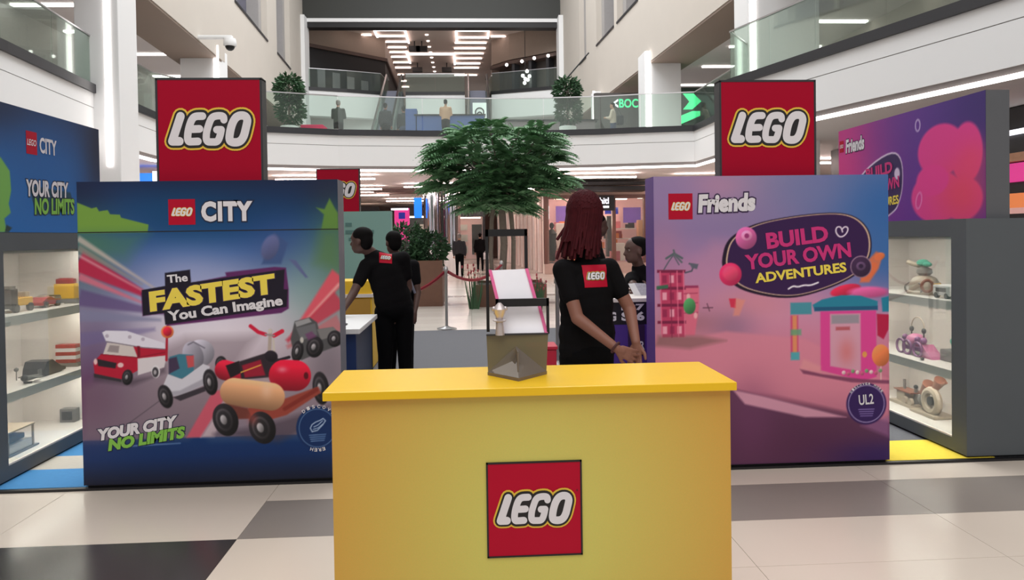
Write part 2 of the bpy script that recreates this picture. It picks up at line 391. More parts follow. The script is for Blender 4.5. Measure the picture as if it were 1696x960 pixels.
# to the left of travel lies the floor behind the edge
slab = MB().prism(PATH+[(17,3),(17,60),(-17,60),(-17,3)], 3.72, 4.78)
struct(slab.build('floor_mezzanine', M['ceil'], base=(0,0,3.72)))
fas = root('mezzanine_fascia', 'curved white fascia band running around the first floor of the atrium', 'fascia', (-1.46,23.5,3.66)); fas['kind'] = 'structure'
ribbon(PATH, -.06, .12, 3.82, 4.44).build('lower_panel', M['white'], fas); ribbon(PATH, -.06, .12, 4.455, 4.76).build('upper_panel', M['white'], fas)
ribbon(PATH, -.04, .14, 4.44, 4.455).build('joint', M['grout'], fas)
ribbon(PATH, -.02, .3, 3.72, 3.82).build('shadow_gap', mat('grey_trim', (150,142,140), .6), fas)
ribbon(PATH, -.12, .3, 4.76, 4.94).build('dark_kerb', M['dark'], fas)
ribbon(PATH, -.03, .05, 3.66, 3.72).build('light_strip', M['strip'], fas)
def resample(path, step):
    out = [Vector(path[0])]; acc = 0
    for a, b in zip(path[:-1], path[1:]):
        a = Vector(a); b = Vector(b); L = (b-a).length; n = max(1, round(L/step))
        for i in range(1, n+1): out.append(a+(b-a)*i/n)
    return out
def rail(path, z0, z1, label, name, step, base):
    r = root(name, label, 'balustrade', base)
    pts = resample(path, step)
    for a, b in zip(pts[:-1], pts[1:]):
        d = (b-a).normalized()*.008; ribbon([a+d, b-d], -.008, .008, z0, z1-.03).build('glass_panel', M['glass'], r)
    ribbon(pts, -.025, .025, z1-.03, z1).build('top_rail', M['steel'], r)
    return r
rail(PATH[0:4], 4.9, 6.0, 'green tinted glass balustrade on the left gallery before the white column', 'glass_balustrade', 1.7, (-7.7,12,4.9))
rail(PATH[3:15], 4.9, 6.0, 'long curved glass balustrade across the far bridge of the first floor', 'glass_balustrade', 1.9, (0,23.6,4.9))
rail(PATH[14:18], 4.9, 6.0, 'dark glass balustrade on the right gallery behind the red right sign', 'glass_balustrade', 1.7, (7.1,20,4.9))
rail(PATH[17:], 4.9, 6.0, 'glass balustrade with seamed panes along the near right gallery', 'glass_balustrade', 1.35, (6.5,13.5,4.9))

# columns
def column(x0, x1, y0, y1, z0, z1, label, strip=None, ledge=False):
    r = root('column', label, 'column', ((x0+x1)/2, (y0+y1)/2, z0)); r['kind'] = 'structure'
    MB().box(x0, x1, y0, y1, z0, z1).build('shaft', M['white'], r, bevel=.02)
    if strip: MB().box(strip[0], strip[1], y0-.03, y0, z0 if strip[2] is None else strip[2], z1).build('light_strip', M['strip'], r)
    return r
column(-8.35, -7.44, 16.3, 17.2, 0, 15, 'tall white column at the left with a lit vertical strip', (-7.72,-7.62,3.2))
column(6.5, 8.2, 16.9, 17.8, 0, 15, 'wide pale column above the red right sign with lit left edge', (6.55,6.68,5))
column(-9.45, -8.3, 25, 26.2, 4.78, 8, 'pale gallery column behind the red left sign', (-8.36,-8.2,None))
column(6.2, 7.5, 25.8, 26.8, 4.78, 8, 'broad pale column standing on the right gallery beside the green sign', (6.24,6.42,None))
column(5.6, 6.3, 33, 33.7, 4.78, 8, 'small pale far column left of the green lettering', (5.56,5.66,None))
# bracket and dome camera on the left upper wall
cc = root('security_camera', 'white dome security camera fixed to the beige wall at upper left', 'camera', (-7.3,23.0,7.55))
MB().box(-8.16,-7.12,22.9,23.1,7.68,7.78).build('bracket', M['white'], cc, bevel=.03)
MB().lathe([(.02,.16),(.17,.15),(.19,.05),(.19,-.05),(.17,-.08)], (-7.2,23.0,7.54)).build('housing', M['white'], cc, smooth=True)
MB().sph((-7.2,23.0,7.46), .14, 14, 8).build('dome_lens', M['black'], cc, smooth=True)

# upper facades: thick beige walls with tall window recesses above a sill
def facade(name, A, B, side, wins, y1):
    A = Vector(A); B = Vector(B); d = (B-A).normalized(); n = Vector((side*abs(d.y), -side*d.x*(1 if d.y > 0 else -1)))
    n = Vector((d.y, -d.x)); n = n if n.x*side > 0 else -n
    def P(yy, dep): t = (yy-A.y)/d.y; q = A+d*t+n*dep; return (q.x, q.y)
    r = root(name, 'upper beige wall', None, (A.x, A.y, 7.6)); del r['label']; r['kind'] = 'structure'
    def blk(ya, yb, d0, d1, z0, z1, nm, m):
        MB().prism([P(ya,d0),P(yb,d0),P(yb,d1),P(ya,d1)], z0, z1).build(nm, m, r)
    y0 = 4
    blk(y0, y1, 0, 1.5, 7.65, 10.22, 'spandrel', M['beige'])
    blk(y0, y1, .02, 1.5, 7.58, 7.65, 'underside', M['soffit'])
    e = y0
    for ya, yb in wins:
        if ya > e: blk(e, ya, 0, 1.5, 10.22, 18, 'pier', M['beige'])
        blk(ya, yb, .75, .85, 10.22, 18, 'window_pane', mat('dim_window', (80,80,98), .2, vary=.15, scale=.4))
        blk(ya, yb, -.04, .1, 10.18, 10.26, 'sill', M['dark'])
        blk((ya+yb)/2-.06, (ya+yb)/2+.06, .6, .75, 10.22, 18, 'mullion', MATS['grey_reveal'] if 'grey_reveal' in MATS else mat('grey_reveal', (158,154,152), .6))
        blk(yb-.5, yb, .25, .9, 10.22, 18, 'reveal', mat('grey_reveal', (158,154,152), .6))
        e = yb
    if e < y1: blk(e, y1, 0, 1.5, 10.22, 18, 'pier', M['beige'])
    return r
facade('wall_left', (-7.9,19.04), (-8.23,24.73), -1, [(13,17),(20,24.6),(27.4,32.94),(35.03,38.38)], 42.5)
facade('wall_right', (6.825,18.884), (6.048,31.34), 1, [(14,18),(20,25),(27.13,30.13),(30.61,33.74),(35.9,37.44)], 43)
# gallery ceilings and back walls of the first floor
struct(MB().box(-17,-9.3,3,42,8.0,8.15).build('ceiling_left', M['ceil'], base=(-12,20,8)))
struct(MB().box(8.2,17,3,42,8.0,8.15).build('ceiling_right', M['ceil'], base=(12,20,8)))
struct(MB().box(-12.6,-12.4,3,44,4.78,8).build('wall_gallery_left', mat('pale_wall', (206,200,198), .7), base=(-12.5,20,4.78)))
struct(MB().box(12.4,12.6,3,44,4.78,8).build('wall_gallery_right', mat('taupe_wall', (168,158,150), .7), base=(12.5,20,4.78)))
struct(MB().box(-17.2,-17,-6,64,0,3.72).build('wall_ground_left', M['beige'], base=(-17.1,20,0)))
struct(MB().box(17,17.2,-6,64,0,3.72).build('wall_ground_right', M['beige'], base=(17.1,20,0)))
def strip_light(x0, x1, y0, y1, z, label, group=None, m='strip', cat='ceiling light'):
    return tag(MB().box(x0,x1,y0,y1,z-(.16 if m == 'strip_pink' else .09 if m == 'strip_far' else .05),z-(.12 if m == 'strip_pink' else .05 if m == 'strip_far' else 0)).build('ceiling_strip_light', M[m]), label, cat, group)
for i, y in enumerate((15.5,18,20.6,23.2,26,29.5)):
    strip_light(-12.2, -9.8, y, y+.16, 8.0, 'white strip light under the left gallery ceiling, number %s from the near end' % ('one','two','three','four','five','six')[i], 'strip lights of the left gallery')
for i, y in enumerate((13.5,19,22,25,28,31.5)):
    strip_light(9.0, 12.2, y, y+.16, 8.0, 'white strip light under the right gallery ceiling, number %s from the near end' % ('one','two','three','four','five','six')[i], 'strip lights of the right gallery')
for i, (x, y) in enumerate(((10.2,10.2),(10.6,12),(11.4,14.2),(10.0,16))):
    tag(MB().lathe([(.09,0),(.09,.03)], (x,y,7.97), 12).build('downlight', M['strip']), ('nearest','second nearest','third nearest','farthest')[i]+' small round downlight over the near right gallery', 'ceiling light', 'downlights over the near right gallery')
dp = root('shop_door', 'dark shop door behind the glass at far upper left', 'door', (-12.3,12.6,4.78))
MB().box(-12.38,-12.3,12.0,13.2,4.78,7.3).build('door_leaf', M['charcoal'], dp); MB().box(-12.39,-12.28,11.9,12.0,4.78,7.4).build('door_jamb', M['steel'], dp)
MB().box(-12.39,-12.28,13.2,13.3,4.78,7.4).build('door_jamb', M['steel'], dp)

# end of the atrium: big dark header over the opening
YE = 42.5
struct(MB().box(-10,6.5,YE,YE+.6,13.98,18).build('wall_end', M['charcoal'], base=(-2,YE,13.98)))
struct(MB().box(-10,6.5,YE-.1,YE+.6,13.78,13.98).build('trim_1', M['white'], base=(-2,YE,13.8)))
struct(MB().box(-10,6.5,YE-.05,YE+.6,13.48,13.78).build('trim_2', M['ink_black'], base=(-2,YE,13.5)))
struct(MB().box(-9.35,-9.0,YE-.8,YE+.4,4.78,13.98).build('trim_3', M['white'], base=(-9.2,YE,4.78)))
struct(MB().box(5.15,5.5,YE-.8,YE+.4,4.78,13.98).build('trim_4', M['white'], base=(5.3,YE,4.78)))
struct(MB().box(-17,17,YE+.6,72,14.2,14.4).build('ceiling_end', mat('taupe_ceiling', (205,190,180), .7, vary=.03, scale=.3), base=(-2,55,14.2)))
struct(MB().box(-17,17,71.8,72,4.78,14.2).build('wall_far', mat('far_wall', (150,138,130), .7), base=(-2,72,4.78)))
# strip lights in the upper concourse ceiling: two columns of short bars joined by ticks
k = (14.2-1.6)/(12.3-1.6)
cnt = 0
words = ('first','second','third','fourth','fifth','sixth','seventh','eighth','ninth','tenth','eleventh','twelfth','thirteenth')
for i, (y, xa, xb) in enumerate([(37.9,-6.25,-4.85),(38.5,-4.75,-3.14),(39.4,-6.28,-5.04),(39.65,-4.83,-3.23),(40.8,-4.9,-3.3),(42,-5.03,-3.43),(43.1,-5.1,-3.5),(44.2,-5.2,-3.55),(45.6,-5.15,-3.55),(47,-5.1,-3.59),(49,-5.25,-4.2),(51,-5.3,-4.2),(53,-5.3,-4.2)]):
    strip_light(xa*k, xb*k, y*k, y*k+.16, 14.2, '%s white strip light from the front in the left row of the far upper ceiling' % words[i], 'strip lights in the far upper ceiling', 'strip_far')
for i, (y, xa, xb) in enumerate([(38.3,1.2,2.37),(38.6,-.53,1.07),(39.7,1.25,2.55),(39.95,-.62,1.1),(41,-.7,1.05),(42.2,-.76,1.02),(43.4,-.8,.93),(44.6,-.82,.85),(45.9,-.85,.77),(47.1,-.87,.69),(49.2,-.9,.6)]):
    strip_light(xa*k, xb*k, y*k, y*k+.16, 14.2, '%s white strip light from the front in the right row of the far upper ceiling' % words[i], 'strip lights in the far upper ceiling', 'strip_far')
strip_light(-3.46*k, -.86*k, 43.5*k, 43.5*k+.3, 14.2, 'wide pinkish strip light across the middle of the far upper ceiling', None, 'strip_far')
for i, (xa, ya, yb) in enumerate(((-4.75,38.4,39.7),(-3.2,38.4,40.9),(-3.5,43,45.6),(-.58,38.4,40.9),(1.1,38.3,39.9),(-.8,43.6,46))):
    tag(MB().box(xa*k-.06, xa*k+.06, ya*k, yb*k, 14.04, 14.08).build('ceiling_strip_light', M['strip_far']), 'lengthwise light bar '+('at the outer front of the left row','at the inner front of the left row','at the inner back of the left row','at the inner front of the right row','at the outer front of the right row','at the inner back of the right row')[i]+' of the upper ceiling', 'ceiling light', 'lengthwise bars in the far upper ceiling')
for i in range(9):
    tag(MB().lathe([(.1,0),(.1,.04)], (-2.15*k, (38.3+i*1.25)*k, 14.15), 10).build('downlight', M['strip_far']), words[i]+' small round downlight from the front in the middle line of the far upper ceiling', 'ceiling light', 'downlights of the far upper ceiling')
for i, (x, y) in enumerate(((-2.9,40.9),(-2.5,40.9),(-3.1,46),(-1.3,46))):
    q = root('ceiling_spotlight', ('left of the front pair','right of the front pair','left of the back pair','right of the back pair')[i]+' of black spotlight boxes hanging from the far upper ceiling', 'ceiling light', (x*k,y*k,13.6), 'black spotlights of the far upper ceiling')
    MB().box(x*k-.35,x*k+.35,y*k-.2,y*k+.2,13.55,13.85).build('lamp_head', M['black'], q); MB().cyl((x*k,y*k,13.85),(x*k,y*k,14.2),.04).build('stem', M['black'], q)
# second floor galleries beyond the opening
def gallery(path, label, glab, base):
    r = root('gallery_fascia', label, 'fascia', base); r['kind'] = 'structure'
    ribbon(path, -.05, .6, 8.55, 9.98).build('white_panel', M['white'], r); ribbon(path, -.1, .6, 9.98, 10.17).build('dark_kerb', M['black'], r)
    rail(path, 10.15, 11.25, glab, 'glass_balustrade', 2.0, base)
GL = [(-9.1,42.6),(-7.0,43.3),(-5.15,44.1),(-5.0,46)]; GC = [(-3.7,44.2),(-.2,44.2)]; GR = [(1.3,46),(1.42,44.1),(3.2,43.4),(5.1,42.6)]
gallery(GL, 'white fascia of the far upper gallery at left', 'far upper balustrade in front of the dark shopfront at left', (-7,43.3,8.55))
gallery(GC, 'white fascia of the far upper gallery between the escalators', 'far upper balustrade between the two escalators', (-2,44.2,8.55))
gallery(GR, 'white fascia of the far upper gallery at right', 'far upper balustrade at right below the sparkling lamps', (3.2,43.4,8.55))
struct(MB().prism(GL+[(-5,60),(-15,60),(-15,43)], 8.6, 10.0).build('floor_upper_left', M['ceil'], base=(-8,48,8.6)))
struct(MB().prism([(-3.7,44.3),(-.2,44.3),(-.2,60),(-3.7,60)], 8.6, 10.0).build('floor_upper_centre', M['ceil'], base=(-2,48,8.6)))
struct(MB().prism([(15,43),(15,60),(1.3,60)]+GR, 8.6, 10.0).build('floor_upper_right', M['ceil'], base=(4,48,8.6)))
SL = [(-11.5,41.9),(-5.24,47.6),(-5.5,62)]
sh = root('dark_shopfront', 'black glazed shopfront on the far upper gallery at left', 'shop', (-7.3,45.7,10.1))
ribbon(SL, 0, .3, 10.1, 12.75).build('dark_front', M['black'], sh); ribbon(SL, -.15, .3, 12.75, 12.95).build('top_trim', mat('brown_trim', (84,66,60), .6), sh)
for i in range(4):
    a = Vector(SL[0]).lerp(Vector(SL[1]), .42+.12*i); b = Vector(SL[0]).lerp(Vector(SL[1]), .48+.12*i)
    ribbon([a,b], -.06, 0, 10.4, 11.6-.1*i).build('window_pane', mat('dim_shop_window', (120,118,122), .3, vary=.3, scale=1.5), sh)
struct(ribbon(SL, 0, 2, 12.95, 14.2).build('wall_bulkhead_left', mat('taupe_bulkhead', (150,134,122), .7), base=(-7,46,12.95)))
SR = [(1.9,62),(1.55,48),(2.6,46.5),(5.9,43.8)]
sh = root('lamp_shop', 'dim shop with clustered globe lamps on the far upper gallery at right', 'shop', (4,45.5,10.1))
ribbon(SR[1:], .6, .8, 10.1, 12.4).build('dark_front', mat('dim_brown', (70,62,58), .6, vary=.2, scale=1), sh); ribbon(SR[1:], -.15, .6, 12.3, 12.5).build('top_trim', MATS['brown_trim'], sh)
for i in range(3):
    a = Vector(SR[2]).lerp(Vector(SR[3]), .05+.3*i); b = Vector(SR[2]).lerp(Vector(SR[3]), .1+.3*i); ribbon([a,b], -.05, .5, 10.1, 12.4).build('mullion', M['dark'], sh)
struct(ribbon(SR, 0, 2, 12.6, 14.2).build('wall_bulkhead_right', MATS['taupe_bulkhead'], base=(4,46,12.6)))
globe = [(3.35,45.3,11.35),(3.6,45.2,11.6),(3.65,45.3,11.1),(3.45,45.25,10.9),(3.75,45.2,11.3),(3.5,45.3,11.15)]
lp = root('globe_lamp', 'cluster lamp of glowing white globes in the far upper shop', 'lamp', (3.5,45.3,10.8))
for g in globe: MB().sph(g, .11, 10, 6).build('globe', M['strip'], lp, smooth=True)
MB().cyl((3.5,45.3,11.3),(3.5,45.3,14.2),.02).build('cord', M['black'], lp)
for i, (x,y,z) in enumerate(((2.4,45.9,12.15),(3.3,45.2,12.2),(4.0,44.6,12.25),(4.8,44.2,12.3))):
    tag(MB().sph((x,y,z), .1, 10, 6).build('spot_lamp', M['strip'], smooth=True), ('leftmost','second from left','third from left','rightmost')[i]+' small glowing spot lamp in the far upper shop at right', 'lamp', 'spot lamps of the far upper shop')
# escalators
def escalator(xc, label, w=1.0):
    r = root('escalator', label, 'escalator', (xc,35.5,4.78))
    p0 = Vector((xc,35.2,4.78)); p1 = Vector((xc,44.3,10.1))
    truss = [(35.0,4.3),(44.6,9.4),(44.6,10.1),(43.8,10.12),(35.3,4.85),(35.0,4.85)]
    MB().prism_ax([(y,z) for y,z in truss], xc-w*.5, xc+w*.5, 'x').build('truss', M['grey'], r)
    for i in range(26):
        y = 35.4+i*(8.4/26); z = 4.85+i*(5.25/26)
        o = MB().box(xc-w*.36,xc+w*.36,y,y+.34,z,z+.2)
        if i == 0: st = o.build('step', mat('escalator_step', (112,112,128), .4), r); y_0, z_0 = y, z
        else:
            c = st.copy(); COL.objects.link(c); c.location = (0,y-y_0,z-z_0)
    for s in (-1,1):
        MB().prism_ax([(34.6,4.8),(35.4,4.85),(43.9,10.1),(44.9,10.15),(44.9,11.0),(43.9,11.05),(35.3,5.8),(34.6,5.7)], xc+s*w*.44-.02, xc+s*w*.44+.02, 'x').build('balustrade', M['glass'], r)
        MB().tube([(xc+s*w*.44,34.5,5.3),(xc+s*w*.44,34.6,5.72),(xc+s*w*.44,35.3,5.84),(xc+s*w*.44,43.9,11.1),(xc+s*w*.44,45,11.06)], .06, 8).build('handrail', M['steel'] if s < 0 else M['black'], r)
escalator(-4.35, 'left escalator rising beyond the bridge behind two dark figures'); escalator(.55, 'right escalator rising beyond the bridge beside the lit white sign', 1.25)
# back of the mezzanine under the upper galleries
struct(MB().box(-12,-5.0,44.4,44.6,4.78,8.6).build('wall_mezzanine_back_left', M['white'], base=(-8,44.5,4.78)))
struct(MB().box(1.3,9,44.4,44.6,4.78,8.6).build('wall_mezzanine_back_right', M['white'], base=(5,44.5,4.78)))
struct(MB().box(-3.7,-.2,44.6,44.8,4.78,8.6).build('wall_mezzanine_back_centre', M['white'], base=(-2,44.7,4.78)))

# mezzanine furniture
dk = root('reception_desk', 'blue reception desk on the far bridge with a seated man', 'desk', (-1,26.2,4.78))
MB().box(-1.85,.55,26.0,26.4,4.78,5.82).build('front_panel', mat('blue_laminate', (70,92,150), .5), dk, bevel=.01); MB().box(-2.2,-1.8,26.0,26.5,4.78,6.06).build('end_pillar', MATS['blue_laminate'], dk, bevel=.01)
MB().box(-1.9,.6,25.95,26.6,5.82,5.86).build('desk_top', M['black'], dk)
ls = root('lit_sign', 'small white sign with a black knot emblem beside the right escalator', 'sign', (.38,26.9,4.78))
MB().box(.15,.65,26.9,26.95,5.6,6.42).build('panel', mat('white_lightbox', (235,240,240), .5, emit=.35), ls); MB().box(.36,.44,26.92,26.97,4.78,5.6).build('stand', M['dark'], ls)
mb = MB()
for (dz, R) in ((5.87,.13),(6.08,.15),(6.0,.08)): mb.torus((.4,26.885,dz), R, .022, 'y', 18, 6)
mb.build('emblem', M['black'], ls)
bn = root('planter_bench', 'low grey planter bench with a pink top cloth on the left of the bridge', 'bench', (-5.0,25.6,4.78))
MB().box(-5.7,-4.4,25.3,26.0,4.78,5.28).build('body', mat('stone_bench', (170,160,155), .6), bn, bevel=.02); MB().box(-5.65,-4.9,25.26,26.04,5.28,5.42).build('cloth', mat('pink_cloth', (214,40,90), .7), bn, bevel=.02)
ct = root('grey_counter', 'long low grey counter on the right of the far bridge', 'counter', (3.2,28,4.78))
MB().box(1.5,4.8,28,28.6,4.78,5.9).build('body', mat('brown_grey', (120,110,112), .6), ct); MB().box(1.4,4.9,27.95,28.65,5.9,5.97).build('top', M['black'], ct)
gs = root('green_sign', 'green illuminated lettering on the right gallery left of the broad column', 'sign', (5.9,30,5.6))
MB().box(5.1,7.3,30,30.08,4.78,7.35).build('backing', mat('shop_grey', (92,88,86), .6), gs)
M['neon_green'] = mat('neon_green', (70,235,150), .5, emit=1.4); M['neon_white'] = mat('neon_white', (240,240,250), .5, emit=1.6)
M['neon_blue'] = mat('neon_blue', (20,30,140), .5, emit=.6)
gp = Plane((0,29.97,0), (1,0,0), (0,0,-1), (0,-1,0), 0, 0, 1, 1)
letters(gp, 'lettering', 'BOC', 6.14, -6.74, .78, .36, 0, M['neon_green'], gs, 0, .02); letters(gp, 'lettering', '<', 5.9, -6.74, .2, .36, 0, M['neon_white'], gs, 0, .02)
gs = root('arrow_sign', 'green arrow sign with a white letter H right of the broad column', 'sign', (8.3,28,5))
MB().box(7.3,9.9,28.2,28.3,4.78,7.2).build('backing', mat('dark_green_shop', (36,52,42), .5), gs)
MB().box(7.5,8.05,28.1,28.2,6.15,6.9).build('blue_panel', M['neon_blue'], gs)
gp = Plane((0,28.08,0), (1,0,0), (0,0,-1), (0,-1,0), 0, 0, 1, 1)
letters(gp, 'lettering', 'H', 7.55, -6.25, .3, .55, 0, M['neon_white'], gs, 0, .02)
MB().prism_ax([(8.25,6.95),(8.65,6.95),(8.95,6.65),(8.6,6.35),(8.25,6.35),(8.5,6.65)], 28.1, 28.16, 'y').build('arrow', M['neon_green'], gs)
MB().prism_ax([(7.75,5.95),(8.0,5.72),(8.9,6.1),(8.9,6.28),(8.6,6.28)], 28.1, 28.16, 'y').build('lower_bar', M['neon_green'], gs)

# ground floor beyond the bridge
struct(MB().box(-17,17,58,58.2,0,3.72).build('wall_ground_far', mat('blush_wall', (178,158,150), .7), base=(0,58,0)))
GS = ('just above the far red sign','left of the tree crown above the chrome columns','behind the far red sign','right of the tree crown near the fascia','above the glazed shop canopy','above the chrome columns, deep in the concourse','deep behind the teal wall','under the left gallery past the white column','above the purple panel, right of the tree','deepest in the middle of the concourse','under the right gallery behind the red sign','under the left gallery above the blue sign')
for i, (x0,x1,y) in enumerate(((-6.5,-3.2,25.2),(-2.6,1.5,29.5),(-7,-3.6,30.5),(2.5,5.8,25.5),(1.8,5.4,31.5),(-4.6,1.6,41),(-8,-3.8,35),(-12,-7.6,26),(7.4,11,26),(-1.2,1.2,48),(7.5,12,21),(-12,-8.6,19))):
    strip_light(x0, x1, y, y+.18, 3.72, 'white ground floor ceiling strip light '+GS[i], 'strip lights in the ground floor ceiling', 'strip_pink')
for i in range(4):
    tag(MB().box(-4.4,-2.2+.3*i,31.8+1.2*i,32.3+1.2*i,3.66,3.72).build('ceiling_vent', mat('vent_brown', (128,112,106), .7)), ('first','second','third','fourth')[i]+' brown grille from the front in the ground floor ceiling beside the far red sign', 'vent', 'grilles in the ground floor ceiling')
for i, (x, lab) in enumerate(((-2.65,'left'),(-2.0,'right'))):
    q = root('chrome_column', 'polished chrome column, the %s of the pair beyond the tree' % lab, 'column', (x*.75+0.55*1,30,0))
    xx = -1.55 if i == 0 else -.72
    q.location = (xx,30,0); q['org'] = [xx,30,0]
    MB().lathe([(.33,.0),(.33,3.72)], (xx,30,0), 32).build('shaft', M['chrome'], q, smooth=True); MB().lathe([(.38,0),(.38,1.0),(.35,1.05)], (xx,30,0), 32).build('base', M['white'], q, smooth=True)
    if i == 1: MB().box(-1.17,-1.08,29.9,30.0,0,3.72).build('dark_strip', M['black'], q)
M['shop_glow'] = mat('shop_glow', (255,224,204), .5, emit=9)
bs = tag(MB().box(-2.22,-1.92,29.6,29.7,2.35,3.15).build('blue_sign', mat('blue_screen', (24,120,245), .4, emit=1.0)), 'small upright glowing blue sign left of the chrome columns', 'sign')
# far shops across the end of the concourse
def shop(x0, x1, y, label, wallc, glow, items):
    r = root('shop', label, 'shop', ((x0+x1)/2,y,0))
    MB().box(x0,x1,y+1.8,y+1.9,0,3.1).build('back_wall', wallc, r)
    MB().box(x0,x0+.15,y,y+1.9,0,3.2).build('side_wall', M['dark'], r); MB().box(x1-.15,x1,y,y+1.9,0,3.2).build('side_wall', M['dark'], r)
    MB().box(x0,x1,y-.05,y+.2,2.9,3.5).build('header', M['dark'], r)
    MB().box(x0+.3,x1-.3,y+.5,y+.7,2.8,2.88).build('lamp', glow, r)
    for (a,b,c,d,m) in items: MB().box(a,b,y+1.5,y+1.8,c,d).build('display', m, r)
    MB().box(x0+.15,x1-.15,y+.02,y+.05,0,2.9).build('glass_front', M['glass_clear'], r)
    return r
M['pinkwall_glow'] = mat('pink_wall_glow', (232,178,172), .6, emit=.3); M['pinkbox'] = mat('pink_box', (230,60,150), .5, emit=.5); M['warm'] = mat('warm_goods', (210,160,130), .6, vary=.3, scale=5)  # pink wall surface given faint emission to brighten the shops
M['whitegoods'] = mat('white_goods', (235,225,220), .5, vary=.15, scale=4)
shop(-1.2, 1.0, 50, 'pink lit far shop with stacked white goods behind the walking pair', M['pinkwall_glow'], M['shop_glow'], [(-1.0,-.2,.4,.9,M['whitegoods']),(-1.0,-.2,1.2,1.7,M['whitegoods']),(-1.0,-.2,2.0,2.4,M['whitegoods']),(.1,.8,.3,2.4,M['black'])])
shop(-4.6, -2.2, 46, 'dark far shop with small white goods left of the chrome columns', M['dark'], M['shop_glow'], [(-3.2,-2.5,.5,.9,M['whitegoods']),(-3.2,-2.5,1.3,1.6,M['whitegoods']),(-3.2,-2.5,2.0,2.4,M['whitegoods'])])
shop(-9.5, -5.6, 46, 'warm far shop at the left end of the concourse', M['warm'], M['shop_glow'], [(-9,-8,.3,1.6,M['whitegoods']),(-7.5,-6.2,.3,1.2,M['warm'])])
pk = root('poster_stand', 'glowing pink poster with a dark blue square in the concourse', 'poster', (-3.15,35,0))
MB().box(-3.55,-2.85,35,35.1,1.4,2.95).build('panel', M['pinkbox'], pk); MB().box(-3.35,-3.05,34.98,35,2.45,2.75).build('square', M['neon_blue'], pk); MB().box(-3.3,-3.1,35,35.1,0,1.4).build('post', M['dark'], pk)
MB().box(-3.7,-2.9,34.98,35.0,2.86,2.95).build('white_header', M['neon_white'], pk)
# right hand shop facing the camera
rs = root('fashion_shop', 'brightly lit glazed shop behind the staff member with dreadlocks', 'shop', (5.1,30,0))
MB().box(3.0,9.5,34,34.1,0,3.6).build('back_wall', M['pinkwall_glow'], rs)
MB().box(3.0,9.5,29.9,30.1,0,.42).build('plinth', mat('pink_stone', (206,176,164), .5), rs); MB().box(3.0,9.5,29.85,30.15,3.2,3.72).build('header', MATS['pink_stone'], rs)
for x in (3.05,5.85,7.15,9.4): MB().box(x-.07,x+.07,29.85,30.1,.42,3.2).build('frame_post', mat('copper_frame', (120,80,70), .4), rs)
MB().box(3.0,9.5,29.87,30.1,3.05,3.2).build('frame_head', MATS['copper_frame'], rs)
MB().box(3.0,9.5,29.96,29.99,.42,3.1).build('glass_front', M['glass_clear'], rs)
MB().box(4.9,5.85,29.75,29.85,2.55,3.15).build('sign_board', M['black'], rs)
gp = Plane((0,29.74,0), (1,0,0), (0,0,-1), (0,-1,0), 0, 0, 1, 1)
letters(gp, 'sign_lettering', 'whitl', 5.0, -2.82, .62, .26, 0, M['neon_white'], rs, 0, .02); MB().box(5.35,5.62,29.72,29.745,2.66,2.74).build('sign_bar', M['neon_white'], rs)
for i, (x,y) in enumerate(((3.8,31),(4.8,32),(5.6,31),(6.6,32),(7.4,31),(8.4,32))): MB().box(x-.25,x+.25,y,y+.3,3.1,3.16).build('ceiling_lamp', M['shop_glow'], rs)
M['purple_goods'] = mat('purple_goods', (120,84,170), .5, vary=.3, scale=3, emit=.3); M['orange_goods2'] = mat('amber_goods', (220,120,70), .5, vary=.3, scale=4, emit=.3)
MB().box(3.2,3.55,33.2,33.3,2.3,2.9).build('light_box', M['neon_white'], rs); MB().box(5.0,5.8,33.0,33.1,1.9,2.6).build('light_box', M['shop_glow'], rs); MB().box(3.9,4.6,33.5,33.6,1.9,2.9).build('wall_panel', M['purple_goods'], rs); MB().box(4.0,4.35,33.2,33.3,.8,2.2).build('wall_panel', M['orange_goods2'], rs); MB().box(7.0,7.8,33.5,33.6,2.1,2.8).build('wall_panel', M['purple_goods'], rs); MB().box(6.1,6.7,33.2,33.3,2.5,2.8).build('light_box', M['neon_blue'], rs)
for i, (x,z0,z1,mm) in enumerate(((3.5,.42,1.6,'warm'),(3.95,1.0,2.1,'whitegoods'),(4.3,.42,1.9,'pinkwall_glow'),(6.2,.6,2.4,'dark'),(6.6,.42,1.2,'whitegoods'),(7.6,.42,2.2,'warm'),(8.2,.42,1.8,'whitegoods'))):
    MB().box(x-.2,x+.2,32.3,32.7,z0,z1).build('display', M[mm], rs, bevel=.04)
for i, x in enumerate((3.4,4.15)):
    m_ = root('mannequin', 'dark mannequin torso in the lit shop window, %s one' % ('left','right')[i], 'mannequin', (x,30.8,.42))
    MB().lathe([(.12,0),(.13,.3),(.2,.6),(.17,.85),(.21,1.15),(.1,1.3),(.05,1.34)], (x,30.8,.5), 14).build('torso', M['charcoal'] if i == 0 else M['warm'], m_, smooth=True); MB().sph((x,30.8,1.98), (.1,.11,.14)).build('head', M['charcoal'], m_, smooth=True); MB().lathe([(.16,0),(.16,.03),(.02,.05),(.02,.1)], (x,30.8,.42), 12).build('foot', M['steel'], m_)
M['rose_goods'] = mat('rose_goods', (206,110,120), .5, vary=.4, scale=6); rq = random.Random(5)
for i in range(60):
    x = 3.15+5.4*rq.random(); zz = rq.choice((.45,.45,.95,1.4,1.85)); w_ = .08+.14*rq.random(); h_ = .18+.3*rq.random(); y_ = 30.9+1.8*rq.random() if zz < .5 else 32.9+.8*rq.random()
    MB().box(x-w_,x+w_,y_,y_+.2,zz,zz+h_).build('goods', M[rq.choice(('warm','whitegoods','rose_goods','purple_goods','orange_goods2','dark','pinkwall_glow'))], rs)
for zz in (.95,1.4,1.85): MB().box(3.05,8.7,32.85,33.8,zz-.04,zz).build('shelf', M['whitegoods'], rs)
